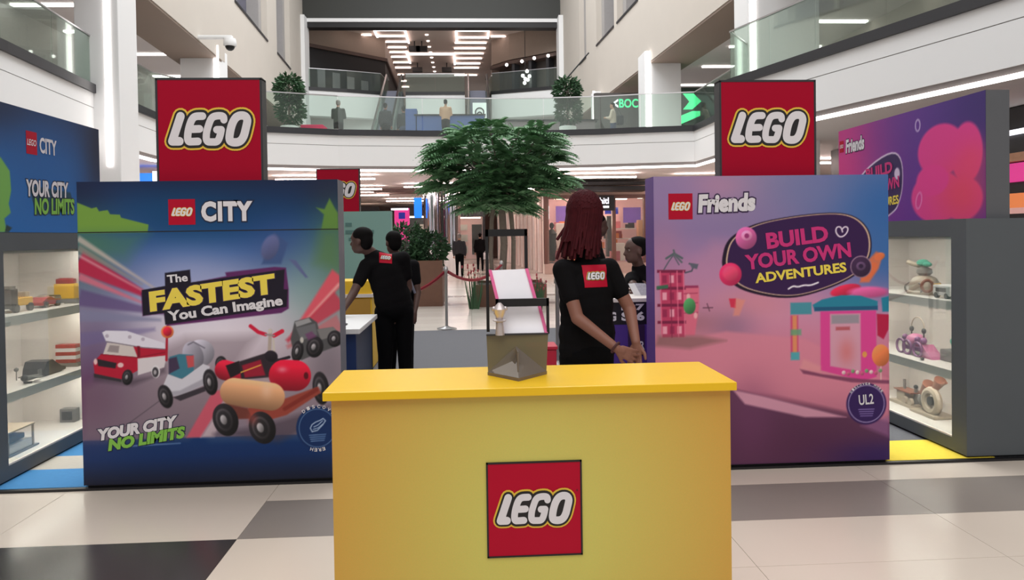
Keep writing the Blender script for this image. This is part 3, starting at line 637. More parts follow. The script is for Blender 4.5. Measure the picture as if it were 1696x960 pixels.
MB().box(3.0,7.0,28.6,29.85,3.3,3.46).build('canopy', M['black'], rs); MB().box(2.9,7.2,28.3,28.6,3.5,3.62).build('canopy_edge', M['black'], rs)
sw = root('wall_shop_side', 'x', None, (2.4,40,0)); del sw['label']; sw['kind'] = 'structure'
a0, a1 = Vector((2.95,30)), Vector((1.75,52))
ribbon([a0,a1], -.25, -.15, 0, 3.72).build('glazing', mat('warm_glazing', (150,96,84), .2, vary=.5, scale=1.5, emit=.25), sw)  # pane emits a little by itself so the side wall looks lit
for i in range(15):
    p = a0.lerp(a1, i/15); q = a0.lerp(a1, i/15+.026); ribbon([p,q], -.15, -.06, 0, 3.2).build('pilaster', mat('pale_pilaster_glow', (236,220,210), .4, emit=.12), sw)  # pilasters are no lamps; emission stands in for light falling on them
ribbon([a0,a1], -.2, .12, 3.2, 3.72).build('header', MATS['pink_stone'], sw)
# shop peeking past the right cabinet, and the blue shop at the left
es = root('edge_shop', 'dark shopfront with white neon bracket and pink poster at the right edge', 'shop', (9.5,12.8,0))
MB().box(9.5,9.7,9.5,19,0,3.7).build('front', M['black'], es)
for z0,z1,mm in ((2.75,2.9,'warm'),(2.4,2.72,'pinkbox'),(1.95,2.2,'orange'),(1.85,1.95,'pinkwall_glow')):
    if mm == 'orange' and 'orange' not in M: M['orange'] = mat('orange_goods', (245,140,80), .5, emit=.4)
    MB().box(9.4,9.5,11.5,13.05,z0,z1).build('display', M[mm], es)
MB().box(9.4,9.48,12.98,13.06,3.05,3.28).build('neon_bar', M['neon_white'], es); MB().box(9.4,9.48,11.5,13.06,3.22,3.3).build('neon_bar', M['neon_white'], es)
bsn = root('blue_shop', 'blue shop sign with white lettering block at the left under the gallery', 'shop', (-9.8,21.4,0))
MB().box(-11.8,-8.2,21.6,21.8,0,3.0).build('front', M['warm'], bsn); MB().box(-11.8,-8.2,21.4,21.8,3.0,3.5).build('sign_band', MATS['blue_screen'], bsn); MB().box(-8.9,-8.2,21.36,21.4,3.1,3.55).build('white_block', M['neon_white'], bsn)
# ================================================================ the booth
GAIN = 1.1
M['carpet'] = mat('grey_carpet', (96,97,102), .9, vary=.15, scale=60, bump=.2)
M['mat_blue'] = mat('blue_carpet', (52,122,176), .85, vary=.08, scale=30); M['mat_yellow'] = mat('yellow_carpet', (232,206,62), .85, vary=.06, scale=30); M['mat_beige'] = mat('beige_carpet', (176,170,160), .85, vary=.06, scale=30)
struct(MB().box(-3.9,4.3,4.9,12.55,-.006,.012).build('floor_booth', M['carpet'], base=(0,8,0)))
struct(MB().box(-3.9,4.3,4.865,4.9,-.006,.016).build('trim_booth_edge', M['black'], base=(0,4.88,0)))
for nm,x0,x1,y0,y1,mm in (('blue_floor_mat',-3.85,-2.2,4.9,5.3,'mat_blue'),('beige_floor_mat',-3.85,-2.2,5.3,5.62,'mat_beige'),('blue_floor_mat',-3.85,-2.2,5.62,6.4,'mat_blue'),('yellow_floor_mat',2.2,3.6,4.9,5.36,'mat_yellow')):
    struct(MB().box(x0,x1,y0,y1,.012,.018).build(nm, M[mm]))

# ---- front counter
ctr = root('promotion_counter', 'yellow front counter with a red square brand logo', 'counter', (.22,2.82,0))
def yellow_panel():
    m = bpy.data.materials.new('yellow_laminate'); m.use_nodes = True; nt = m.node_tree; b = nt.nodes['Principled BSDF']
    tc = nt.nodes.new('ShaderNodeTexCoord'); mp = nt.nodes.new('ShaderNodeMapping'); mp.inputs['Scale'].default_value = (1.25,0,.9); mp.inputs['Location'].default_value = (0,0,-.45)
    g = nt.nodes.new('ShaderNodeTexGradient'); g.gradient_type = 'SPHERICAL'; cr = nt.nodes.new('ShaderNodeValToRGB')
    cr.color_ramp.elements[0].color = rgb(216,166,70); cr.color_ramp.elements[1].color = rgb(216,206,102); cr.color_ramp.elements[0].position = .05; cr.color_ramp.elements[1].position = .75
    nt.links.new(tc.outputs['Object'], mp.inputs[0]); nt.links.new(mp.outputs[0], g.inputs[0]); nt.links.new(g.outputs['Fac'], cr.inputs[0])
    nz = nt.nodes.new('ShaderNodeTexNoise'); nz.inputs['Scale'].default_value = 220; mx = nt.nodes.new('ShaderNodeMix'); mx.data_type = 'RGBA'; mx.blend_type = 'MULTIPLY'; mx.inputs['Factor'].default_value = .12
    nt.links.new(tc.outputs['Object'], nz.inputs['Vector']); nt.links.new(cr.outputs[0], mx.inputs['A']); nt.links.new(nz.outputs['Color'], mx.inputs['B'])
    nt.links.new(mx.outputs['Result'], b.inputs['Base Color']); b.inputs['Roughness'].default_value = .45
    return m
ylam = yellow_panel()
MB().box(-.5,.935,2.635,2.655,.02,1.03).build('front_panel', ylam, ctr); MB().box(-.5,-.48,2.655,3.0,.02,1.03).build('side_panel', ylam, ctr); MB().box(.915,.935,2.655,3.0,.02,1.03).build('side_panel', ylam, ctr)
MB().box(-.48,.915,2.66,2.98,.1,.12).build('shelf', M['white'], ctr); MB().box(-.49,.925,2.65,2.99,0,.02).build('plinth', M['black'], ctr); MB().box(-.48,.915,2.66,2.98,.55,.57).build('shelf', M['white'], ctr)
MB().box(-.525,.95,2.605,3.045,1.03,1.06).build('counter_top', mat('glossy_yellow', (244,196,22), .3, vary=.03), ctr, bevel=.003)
lg = MB().box(.047,.383,2.631,2.635,.449,.786).build('logo_plate', M['ink_red'], ctr)
pl = Plane((.047,2.631,.786), (1,0,0), (0,0,-1), (0,-1,0), 100, 75, .336/818, .337/830)
for x0,x1,z0,z1 in ((.043,.387,.783,.789),(.043,.387,.446,.452),(.043,.049,.446,.789),(.381,.387,.446,.789)): MB().box(x0,x1,2.6295,2.635,z0,z1).build('logo_border', M['ink_black'], lg)
pl2 = Plane((.047,2.631,.786), (1,0,0), (0,0,-1), (0,-1,0), 40+18, 52, .336/890, .337/855)
brick_logo(pl2, lg, .0012)
letters(pl2, 'registered_mark', 'R', 905, 328, 16, 18, 0, M['ink_black'], lg, .002, .01)

# ---- cube signs on the panels
def sign_box(x0, x1, y0, y1, z0, z1, label):
    r = root('logo_sign', label, 'sign', ((x0+x1)/2,(y0+y1)/2,z0))
    MB().box(x0,x1,y0,y1,z0,z1).build('box', mat('red_sign', (166,0,40), .5, vary=.05, scale=3, spec=.15), r)
    e = .007
    for a,b,c,d in ((x0-e,x1+e,z1-e,z1+e),(x0-e,x0+e,z0,z1),(x1-e,x1+e,z0,z1)): MB().box(a,b,y0-.002,y1+.002,c,d).build('edge_trim', M['dark'], r)
    MB().box(x1,x1+.002,y0+.01,y1,z0,z1).build('side_panel', mat('sign_side', (96,92,84), .6), r); MB().box(x0-.002,x0,y0+.01,y1,z0,z1).build('side_panel', MATS['sign_side'], r)
    brick_logo(Plane((x0,y0,z1), (1,0,0), (0,0,-1), (0,-1,0), 45, 55, (x1-x0)/905, (z1-z0)/855), r, .003)
    return r
sign_box(-2.03,-1.36,4.96,5.06,1.982,2.652,'red square brand sign on top of the blue city panel')
sign_box(1.71,2.37,4.96,5.06,1.978,2.628,'red square brand sign on top of the pink adventures panel')
r = root('panel_wall', 'pale teal display wall at the back of the booth', 'display wall', (-2.0,12.1,.012))
MB().box(-3.2,-1.27,12,12.2,.012,2.02).build('board', mat('teal_board', (128,168,160), .5, vary=.1, scale=.8), r)
for (a,b,c,d) in ((-2.0,-1.9,1.78,1.84),(-2.0,-1.55,1.66,1.72),(-1.95,-1.6,1.55,1.6)): MB().box(a,b,11.99,12,c,d).build('printed_line', mat('teal_ink', (80,120,116), .5), r)
sign_box(-2.44,-1.77,12.0,12.1,2.02,2.7,'far red brand sign half hidden behind the blue city panel')

# ---- left poster panel
def small_logo(pl, parent, x, y, w, h, lift):     # red square with the lettering, as printed on posters
    mb = MB(); mb.add([pl.at(x,y,lift),pl.at(x+w,y,lift),pl.at(x+w,y+h,lift),pl.at(x,y+h,lift)], [(3,2,1,0)]); g = mb.build('small_logo_square', M['ink_red'], parent)
    sx = w/910; sy = h/855
    polys = [[(x+(a-40)*sx, y+(b-50)*sy) for a,b in q] for gq in LOGO for q in gq]
    stroke_mesh(pl, polys, 44*sx, lift+.0006, 8).build('small_logo_outline', M['ink_yellow'], g)
    stroke_mesh(pl, polys, 30*sx, lift+.0010, 8).build('small_logo_lettering', M['ink_white'], g)
    return g
def ring_text(pl, parent, cx, cy, R, body, a0, a1, size, m, lift):
    n = len(body)
    for i, ch in enumerate(body):
        if ch == ' ': continue
        a = math.radians(a0+(a1-a0)*i/max(1,n-1)); x = cx+R*math.sin(a); y = cy-R*math.cos(a)
        letters(pl, 'ring_letter', ch, x-size/2*math.cos(a)-0*size, y-size/2*math.sin(a), size, size*1.15, -math.degrees(a), m, parent, lift, .02)
PL = root('poster_display', 'blue city poster panel with racing vehicles left of the counter', 'display panel', (-1.685,4.99,.012))
MB().box(-2.51,-.86,4.885,5.1,.03,1.982).build('board', mat('panel_edge', (108,110,122), .5), PL); MB().box(-2.49,-.88,4.9,5.09,.012,.03).build('foot', M['black'], PL)
pl = Plane((-2.51,4.885,1.982), (1,0,0), (0,0,-1), (0,-1,0), 126, 299, 1.65/435, 1.952/504)
c = Canvas(126,299,561,803,374,434)
c.vgrad([(299,(14,32,66)),(345,(10,50,92)),(384,(24,70,124)),(420,(62,98,158)),(470,(126,136,178)),(520,(176,166,186)),(560,(176,158,172)),(640,(150,130,140)),(700,(128,110,124)),(727,(110,100,120)),(729,(10,50,104)),(760,(10,44,96)),(803,(20,24,44))])
c.glow(300,352,120,40,(6,66,110),.8); c.glow(140,310,50,40,(20,28,62),.8); c.glow(545,310,40,40,(22,26,58),.8)
c.glow(470,420,60,60,(50,74,136),.7); c.glow(200,450,60,120,(60,90,150),.5); c.glow(140,420,50,70,(70,110,96),.8); c.glow(555,430,45,90,(76,112,84),.85); c.glow(500,490,60,70,(110,150,140),.7)
c.glow(330,545,150,80,(232,222,232),.95); c.glow(300,470,80,50,(150,160,204),.7); c.glow(150,590,70,110,(100,84,120),.8); c.glow(140,660,60,60,(96,52,88),.85); c.glow(540,620,40,80,(120,110,120),.8)
# green foliage print
c.poly([(126,333),(150,343),(158,341),(162,348),(176,346),(180,353),(196,354),(198,359),(243,371),(241,384),(126,384)], (112,152,62), .8)
c.poly([(126,384),(241,384),(205,430),(160,420),(126,400)], (70,120,92), 14, .55)
c.poly([(524,346),(538,349),(547,331),(556,348),(561,356),(561,384),(532,384),(537,358)], (92,132,58), 1.6)
c.poly([(532,384),(561,384),(561,450),(520,440)], (84,120,70), 12, .6)
# speed streaks
for (p,q,a,b,col,al) in (((126,430),(260,500),18,2,(186,30,66),.9),((126,455),(240,505),6,1,(214,110,130),.85),((126,392),(255,480),5,1,(196,180,170),.8),((126,408),(230,470),6,1,(150,140,130),.7),((126,420),(250,492),2,.6,(222,190,190),.7),
    ((126,490),(270,520),14,2,(92,70,120),.7),((126,520),(260,530),10,2,(126,128,160),.7),((126,560),(250,545),12,3,(110,100,150),.5),((561,460),(480,560),15,3,(224,80,96),.9),((561,500),(470,570),16,3,(196,56,76),.85),((561,540),(470,580),14,3,(190,110,116),.8),((561,475),(490,548),2,.6,(236,190,180),.8)):
    c.streak(p,q,a,b,col,al)
c.poly([(430,440),(452,386),(475,405),(463,440),(444,440)], (60,82,130), 2, .9); c.ell(445,412,14,22,(96,98,140),.4,.2,2,.8); c.poly([(476,432),(488,434),(508,463),(504,464)], (90,96,140), 1.5, .9)
# road
c.poly([(126,640),(300,560),(420,560),(300,728),(126,728)], (128,112,122), 10, .55); c.poly([(298,728),(322,728),(372,650),(345,650)], (206,84,104), 2, .9); c.poly([(322,728),(344,728),(374,672),(368,660)], (222,200,206), 3, .7)
c.line([(196,706),(290,640)], 1.2, (70,62,72), 1, .7); c.poly([(340,728),(420,640),(561,640),(561,728)], (148,134,146), 14, .5)
S = 3.311
def Z(pts): return [(120+a/S, 530+b/S) for a,b in pts]
def zx(a, b): return (120+a/S, 530+b/S)
# red truck with white slab roof
c.poly(Z([(90,300),(240,330),(420,310),(480,250),(480,290),(300,360),(90,330)]), (70,58,70), 4, .6)
c.poly(Z([(88,225),(130,182),(330,132),(490,160),(484,222),(420,236),(330,276),(240,322),(94,300)]), (178,24,52), .9)
c.poly(Z([(330,210),(490,196),(476,262),(330,302)]), (214,206,210), .9); c.poly(Z([(165,118),(305,132),(330,202),(142,182)]), (206,196,192), .9); c.poly(Z([(180,132),(232,138),(226,176),(165,168)]), (150,138,140), 1)
c.poly(Z([(140,62),(160,52),(275,56),(480,128),(486,162),(360,150),(160,112)]), (222,218,230), .9); c.line(Z([(160,112),(360,150),(486,162)]), 1.6, (120,110,122))
for q in ((166,82),(290,90),(362,104)): c.ell(*zx(*q),3,3,(180,170,186))
c.poly(Z([(108,206),(215,232),(207,262),(114,246)]), (40,32,40), .8); c.poly(Z([(88,286),(240,322),(240,338),(90,308)]), (52,48,54), .9); c.ell(*zx(236,244),5,4,(230,190,190)); c.ell(*zx(100,222),3,5,(225,190,190))
c.line(Z([(130,182),(330,205),(480,180)]), 1, (120,14,36)); c.poly(Z([(330,140),(345,142),(345,200),(330,205)]), (120,14,36), .8)
c.wheel(*zx(272,312),9,13,.15); c.ell(*zx(428,285),7,10.5,(226,222,226)); c.ell(*zx(426,288),5.4,8.5,(60,56,62)); c.ell(*zx(424,288),2.4,4,(170,166,170))
# lollipop and white pod car
c.line(Z([(494,95),(488,222)]), 4, (170,30,50)); c.ell(*zx(497,66),10.5,10.5,(230,120,70),0,.2); c.ell(*zx(497,64),7.4,7.8,(206,34,60),0,.3)
c.ell(*zx(672,190),25,23,(176,172,186),-.35,.35); c.ell(*zx(636,200),17,24,(150,146,160),-.3,.3); c.line(Z([(610,140),(640,125),(700,160)]), 2.4, (120,116,130))
c.poly(Z([(505,205),(560,190),(636,196),(640,300),(560,330),(500,300)]), (62,120,140), 1); c.poly(Z([(500,215),(545,205),(560,270),(500,300)]), (66,52,78), 1.2); c.poly(Z([(596,200),(640,200),(640,262),(606,268)]), (196,80,84), 1.2)
c.poly(Z([(462,376),(494,300),(572,330),(690,248),(726,262),(722,310),(690,366),(560,420),(470,424)]), (206,204,214), .9); c.poly(Z([(470,400),(560,392),(690,330),(690,366),(560,420),(470,424)]), (158,154,166), 1.5, .8)
c.poly(Z([(520,430),(700,372),(700,400),(560,450)]), (56,50,58), 1)
c.wheel(*zx(478,424),12,20,-.25); c.wheel(*zx(728,350),12,22,-.15)
# dark quad at the right
c.poly(Z([(1180,120),(1205,22),(1290,2),(1330,30),(1340,70),(1420,60),(1470,110),(1460,160),(1340,200),(1240,240),(1200,220)]), (78,78,80), 1.2)
c.poly(Z([(1205,26),(1285,6),(1300,28),(1215,54)]), (150,150,152), 1); c.poly(Z([(1212,60),(1320,36),(1330,100),(1240,130)]), (104,104,108), 1.2); c.poly(Z([(1330,70),(1420,58),(1460,100),(1350,130)]), (120,118,118), 1.2)
c.wheel(*zx(1315,168),14.5,18,.2); c.wheel(*zx(1428,124),12.5,14,.2); c.wheel(*zx(1218,190),10,18,.2); c.ell(*zx(1243,128),3,5,(190,186,180)); c.poly(Z([(1262,96),(1300,80),(1326,110),(1280,130)]), (110,62,104), 1.6, .8)
# hot dog racer, cockpit empty
c.poly(Z([(740,640),(880,660),(1100,700),(1390,560),(1390,500),(1000,600)]), (66,54,66), 6, .6)
c.wheel(*zx(1345,400),14,28,-.1); c.wheel(*zx(790,250),10,13,0)
c.cap(zx(810,285), zx(860,300), 17, (196,28,56), .9, .4); c.poly(Z([(815,260),(890,236),(905,300),(840,330)]), (32,24,30), 1)
c.poly(Z([(890,240),(1060,190),(1110,230),(1090,330),(900,340)]), (46,36,44), 1.2); c.poly(Z([(905,262),(1010,232),(1035,320),(920,330)]), (150,26,50), 1.4)
c.line(Z([(1068,72),(1060,196)]), 6, (176,160,150)); c.line(Z([(1084,120),(1086,190)]), 4, (200,190,180)); c.ell(*zx(1066,74),3.4,4,(200,190,180))
c.line(Z([(958,44),(1000,78),(1040,92)]), 6.4, (204,28,62)); c.line(Z([(1088,100),(1134,76)]), 7, (210,30,60)); c.line(Z([(1040,92),(1088,100)]), 3, (150,140,140))
c.ell(*zx(1070,214),11,9.5,(34,28,36),.3,.3); c.line(Z([(1100,240),(1170,222)]), 5, (40,34,42)); c.line(Z([(900,300),(1010,262)]), 2, (226,170,70))
c.cap(zx(1140,322), zx(1205,326), 26, (198,22,52), .9, .35); c.ell(*zx(1263,328),4,6,(92,8,24)); c.glow(*zx(1130,290),8,5,(240,170,180),.6)
c.poly(Z([(930,500),(1090,470),(1330,390),(1345,425),(1150,545),(1010,580),(940,570)]), (150,66,54), 1.5); c.line(Z([(1140,510),(1320,408)]), 7, (126,44,36), 1.5, .9)
c.cap(zx(858,408), zx(1064,440), 23.5, (205,152,112), 1, .32); c.glow(*zx(1040,400),9,14,(240,204,178),.5); c.poly(Z([(800,470),(930,500),(960,560),(880,560),(820,500)]), (110,56,48), 1.5)
c.wheel(*zx(808,562),21,28,-.3); c.wheel(*zx(1012,612),22,28,-.35); c.glow(*zx(960,560),8,10,(190,80,70),.5)
c.poly([(195,738),(288,736),(288,738),(195,741)], (120,146,190), 1, .7)
# badge disc
c.ell(519,718,36,37,(14,44,92),0,0,1.2); c.ell(519,718,31.5,32.5,(150,176,214),0,0,.8,.8); c.ell(519,718,30.6,31.6,(14,44,92),0,0,.8)
c.line([(510,712),(516,708),(524,705),(529,702),(533,706),(528,713),(519,722),(510,724),(507,718),(510,712)], 1.5, (190,206,232)); c.line([(513,716),(520,713),(528,706)], 1.3, (190,206,232)); c.line([(512,720),(520,718),(528,712)], 1.2, (190,206,232))
for q in range(4): c.line([(505+q,730+q*3.4),(533-q,729+q*3.4)], 1.2, (120,150,196))
# title block
S1 = 3.556
def T(pts): return [(120+a/S1, 290+b/S1) for a,b in pts]
c.poly(T([(885,578),(1180,550),(1248,556),(1262,685),(1260,800),(1215,826),(530,890),(515,815),(390,828),(384,690),(890,600)]), (92,36,92), 1.2)
c.poly(T([(388,674),(526,652),(526,575),(676,558),(680,634),(1240,566),(1232,684),(1256,686),(1248,790),(522,882),(517,812),(392,826)]), (24,18,34), .8)
c.build(pl, 'printed_artwork', PL, .0015, GAIN)
MB().box(-2.51,-.86,4.8822,4.8845,1.655,1.661).build('seam', M['ink_black'], PL)
small_logo(pl, PL, 276.5, 329.5, 44.5, 42.5, .003)
letters(pl, 'city_lettering', 'CITY', 331, 367.5, 86, 34, 0, M['ink_white'], PL, .0042, .055, 0, .05, M['ink_navy'], 1.14)
def tl(nm, body, a, b, w, h, ang, m, **k): return letters(pl, nm, body, 120+a/S1, 290+b/S1, w/S1, h/S1, ang, m, PL, .0045, **k)
tl('title_lettering', 'The', 542, 636, 122, 48, 4.5, M['ink_white'], bold=.03)
tl('title_lettering', 'FASTEST', 436, 806, 764, 122, 7.4, M['ink_lemon'], bold=.055, shear=.06, outline=.03, om=M['ink_plum'])
tl('title_lettering', 'You Can Imagine', 545, 880, 690, 78, 7.0, M['ink_white'], bold=.04)
letters(pl, 'slogan_lettering', 'YOUR CITY', 120+112/S, 530+660/S, 446/S, 66/S, 8.8, M['ink_white'], PL, .0045, .06, .25, .05, M['ink_navy'])
letters(pl, 'slogan_lettering', 'NO LIMITS', 120+158/S, 530+718/S, 438/S, 66/S, 8.4, M['ink_green'], PL, .0045, .06, .25, .05, M['ink_navy'])
ring_text(pl, PL, 519, 718, 34, 'DISCOVER', -38, 62, 5, M['ink_white'], .004); ring_text(pl, PL, 519, 718, 34, 'HERE', 196, 164, 5, M['ink_white'], .004)

# ---- right poster panel
PR = root('poster_display', 'pink adventures poster panel right of the counter', 'display panel', (2.03,4.99,.012))
MB().box(1.225,2.84,4.885,5.12,.03,1.978).build('board', mat('purple_edge', (88,44,140), .5), PR); MB().box(1.245,2.82,4.9,5.1,.012,.03).build('foot', M['black'], PR)
pl = Plane((1.225,4.885,1.978), (1,0,0), (0,0,-1), (0,-1,0), 1083, 294, 1.615/390, 1.948/468)
c = Canvas(1083,294,1473,762,336,402)
c.vgrad([(294,(140,126,160)),(380,(136,116,158)),(450,(176,128,170)),(520,(204,138,168)),(580,(204,122,146)),(640,(192,112,134)),(700,(96,56,82)),(762,(60,30,72))])
c.glow(1185,310,60,30,(176,130,160),.8); c.glow(1110,330,60,60,(146,120,168),.6); c.glow(1480,350,130,110,(46,96,158),.95); c.glow(1480,430,80,60,(50,100,160),.85); c.glow(1340,310,60,40,(110,116,160),.6)
c.poly([(1083,470),(1120,440),(1160,420),(1180,400),(1210,402),(1240,470),(1240,520),(1083,520)], (186,130,160), 12, .5); c.glow(1100,420,30,60,(170,120,150),.6); c.glow(1250,500,70,30,(208,134,148),.7)
c.glow(1210,540,40,26,(140,108,140),.7); c.glow(1140,530,60,20,(150,100,110),.6)
c.glow(1120,560,90,14,(196,120,130),.6)
# promenade
c.poly([(1083,565),(1200,545),(1330,560),(1473,630),(1473,700),(1280,650),(1200,640),(1083,640)], (212,130,150), 3, .85); c.poly([(1083,600),(1250,650),(1400,688),(1473,720),(1473,762),(1083,762)], (92,52,80), 3, .95)
c.glow(1330,740,120,50,(84,42,70),.6); c.glow(1460,755,90,26,(48,26,86),.9); c.glow(1240,690,40,60,(110,60,96),.6); c.poly([(1210,640),(1260,652),(1400,690),(1330,688),(1230,664)], (222,160,180), 2, .85); c.poly([(1425,705),(1473,690),(1473,725)], (146,96,140), 4, .7)
# pink tower at the left
S3 = 3.839
def U(pts): return [(1070+a/S3, 290+b/S3) for a,b in pts]
c.poly(U([(80,600),(235,600),(240,1010),(95,1010)]), (186,58,96), 1.2); c.poly(U([(235,690),(330,700),(330,820),(300,1000),(240,1000)]), (214,104,130), 1.6)
for q in range(4): c.poly(U([(66,590+q*105),(245,592+q*105),(245,610+q*105),(66,608+q*105)]), (120,30,66), .8)
for q in range(4):
    for w in range(3): c.poly(U([(98+w*46,625+q*105),(126+w*46,625+q*105),(126+w*46,672+q*105),(98+w*46,672+q*105)]), (232,156,176) if (q+w) % 2 else (150,40,80), .9)
for w in (86,150,192,232): c.line(U([(w,600),(w+6,1010)]), 1.6, (226,110,140) if w != 150 else (130,34,70))
for q in range(3): c.line(U([(236,740+q*60),(318,738+q*60)]), 1.6, (170,60,96)); c.ell(1070+(262+q*22)/S3, 290+(760+q*58)/S3, 3, 5, (236,170,176))
c.poly(U([(240,690),(325,690),(325,705),(240,705)]), (150,50,90), .8); c.line(U([(110,588),(140,540),(170,500),(205,560)]), 1.8, (80,86,96)); c.line(U([(125,520),(175,490),(225,520)]), 3.5, (84,96,100)); c.line(U([(172,470),(180,500),(222,545)]), 3, (90,98,104)); c.line(U([(245,610),(285,600),(300,560),(270,555)]), 2.4, (76,78,92)); c.poly(U([(268,550),(328,558),(318,590),(285,580)]), (92,94,108), 1)
c.poly(U([(62,690),(135,682),(135,704),(62,712)]), (60,104,80), 1); c.ell(1140,503,10,13,(72,140,86),0,.3); c.line(U([(355,830),(415,830)]), 1.6, (100,60,80)); c.line(U([(380,805),(395,850)]), 1.6, (100,60,80))
c.poly([(1088,550),(1160,552),(1200,560),(1140,572),(1083,566)], (130,92,92), 4, .7)
# canopy shop at the right
S4 = 3.098
def V(pts): return [(1070+a/S4, 470+b/S4) for a,b in pts]
c.ell(1440,452,18,9,(214,90,60),-.8,.2); c.ell(1458,428,9,6,(222,120,70),-.3,.2); c.poly([(1432,440),(1452,420),(1464,424),(1456,448),(1440,470),(1424,470)], (216,110,70), 2, .9); c.ell(1400,482,26,9,(206,40,76),-.2,.2); c.ell(1440,486,34,9,(210,90,150),0,.2,2)
c.poly(V([(735,95),(845,95),(845,155),(735,155)]), (70,140,156), 1.2); c.poly(V([(850,108),(900,82),(1000,62),(1100,66),(1190,96),(1190,140),(860,140)]), (36,124,150), 1.2); c.poly(V([(860,120),(1190,120),(1190,140),(860,140)]), (30,84,120), 1);
c.poly(V([(1210,80),(1256,70),(1256,150),(1215,150)]), (30,122,150), 1.2)
c.poly(V([(890,142),(1182,142),(1182,480),(1110,500),(890,440)]), (214,66,142), 1.2); c.poly(V([(940,156),(1100,156),(1100,450),(940,420)]), (206,150,170), 1.4); c.poly(V([(948,162),(1092,162),(1092,206),(948,206)]), (150,140,150), 1.4); c.poly(V([(970,222),(1044,222),(1044,240),(970,240)]), (180,90,100), 1.2); c.glow(*[1070+1025/S4, 470+350/S4],14,22,(206,110,110),.7)
for a0_,a1_,cc_ in ((735,775,(196,60,110)),(745,768,(222,150,90))): c.poly(V([(a0_,160),(a1_,160),(a1_,370),(a0_,370)]), cc_, 1.4, .85)
c.poly(V([(735,345),(780,345),(780,385),(735,385)]), (80,160,170), 1.4); c.poly(V([(735,230),(790,230),(790,260),(735,260)]), (90,160,120), 1.6, .8)
c.poly(V([(1185,160),(1250,165),(1246,240),(1220,290),(1188,270)]), (176,24,66), 1.2); c.ell(1070+1205/S4,470+372/S4,15,18,(226,124,74),0,.25); c.line(V([(1205,430),(1205,500)]), 2, (220,180,180)); c.ell(1070+1120/S4,470+365/S4,4,5,(220,150,80))
c.poly(V([(780,430),(900,460),(1100,490),(1256,500),(1256,518),(1050,505),(800,455)]), (120,60,90), 1.4, .9); c.poly(V([(800,380),(890,420),(890,450),(780,430)]), (222,150,150), 3, .6)
for q in range(9): c.ell(1070+(1010+q*24)/S4, 470+(455+7*math.sin(q*2.1))/S4, 3.2, 3.2, ((226,190,190),(190,90,120),(120,150,110))[q % 3], 0, .2)
c.poly([(1205,492),(1217,492),(1217,508),(1208,506)], (206,40,70), 1, .9); c.poly([(1217,492),(1232,495),(1222,520),(1212,520)], (226,140,120), 2, .7)
# speech bubble
B = [(478,520),(500,432),(560,372),(700,306),(950,264),(1200,246),(1330,270),(1412,340),(1442,430),(1430,540),(1350,640),(1200,712),(1000,772),(860,782),(700,756),(570,712),(500,640),(476,570)]
c.poly(U(chaikin(B,2,True)), (30,14,38), 1); cb = (960,514)
c.poly(U(chaikin([((x-cb[0])*.965+cb[0]+8, (y-cb[1])*.965+cb[1]-4) for x,y in B],2,True)), (206,176,150), .8); c.poly(U(chaikin([((x-cb[0])*.945+cb[0]+8, (y-cb[1])*.945+cb[1]-4) for x,y in B],2,True)), (50,22,70), .8)
c.ell(1070+632/S3,290+402/S3,17.5,18,(196,92,150),0,.3); c.ell(1070+636/S3,290+386/S3,9,8,(226,140,186),0,.2); c.ell(1070+636/S3,290+388/S3,4,4,(150,50,110)); c.ell(1070+530/S3,290+625/S3,18.5,18.5,(210,44,96),0,.2); c.ell(1070+530/S3,290+618/S3,13,12,(226,70,110),0,.2,2)
c.ell(1070+1368/S3,290+592/S3,18,18,(150,120,140),0,.1); c.ell(1070+1368/S3,290+592/S3,16.5,16.5,(58,36,66),0,.2); c.ell(1070+1368/S3,290+588/S3,8,7,(96,70,104),0,.2); c.ell(1070+1368/S3,290+588/S3,4,3.5,(50,30,60))
c.line(U(chaikin([(1250,372),(1240,340),(1212,340),(1204,372),(1232,408),(1270,392),(1290,352),(1268,336),(1246,356)],2)), 2.1, (236,222,236)); c.line(U(chaikin([(900,722),(930,704),(960,712),(1000,700),(1040,704),(1090,686)],2)), 2.6, (240,230,240))
# badge disc
c.ell(1434,669,34,34,(50,26,84),0,0,1.2); c.ell(1434,669,31,31,(190,176,214),0,0,.8,.85); c.ell(1434,669,29.6,29.6,(50,26,84),0,0,.8)
for q in range(4): c.line([(1421+q,678+q*3.6),(1447-q,678+q*3.6)], 1.1, (150,130,190))
c.build(pl, 'printed_artwork', PR, .0015, GAIN*1.06)
small_logo(pl, PR, 1107, 321.5, 39.5, 41.5, .003)
letters(pl, 'friends_lettering', 'Friends', 1155.5, 353.5, 95, 30, 1.5, M['ink_white'], PR, .0042, .055, .1, .06, M['ink_plum'])
def tr(nm, body, a, b, w, h, ang, m, **k): return letters(pl, nm, body, 1070+a/S3, 290+b/S3, w/S3, h/S3, ang, m, PR, .0045, **k)
tr('title_lettering', 'BUILD', 765, 474, 398, 102, 6.2, M['ink_pink'], bold=.04)
tr('title_lettering', 'YOUR OWN', 628, 602, 682, 96, 6.0, M['ink_pink'], bold=.04)
tr('title_lettering', 'ADVENTURES', 688, 684, 590, 62, 6.0, M['ink_lemon'], bold=.035)
letters(pl, 'badge_mark', 'UL2', 1421.5, 671, 25, 17, 4, M['ink_white'], PR, .0042, .02)
ring_text(pl, PR, 1434, 669, 31.2, 'DISCOVER MORE', -52, 52, 3.4, M['ink_white'], .004)

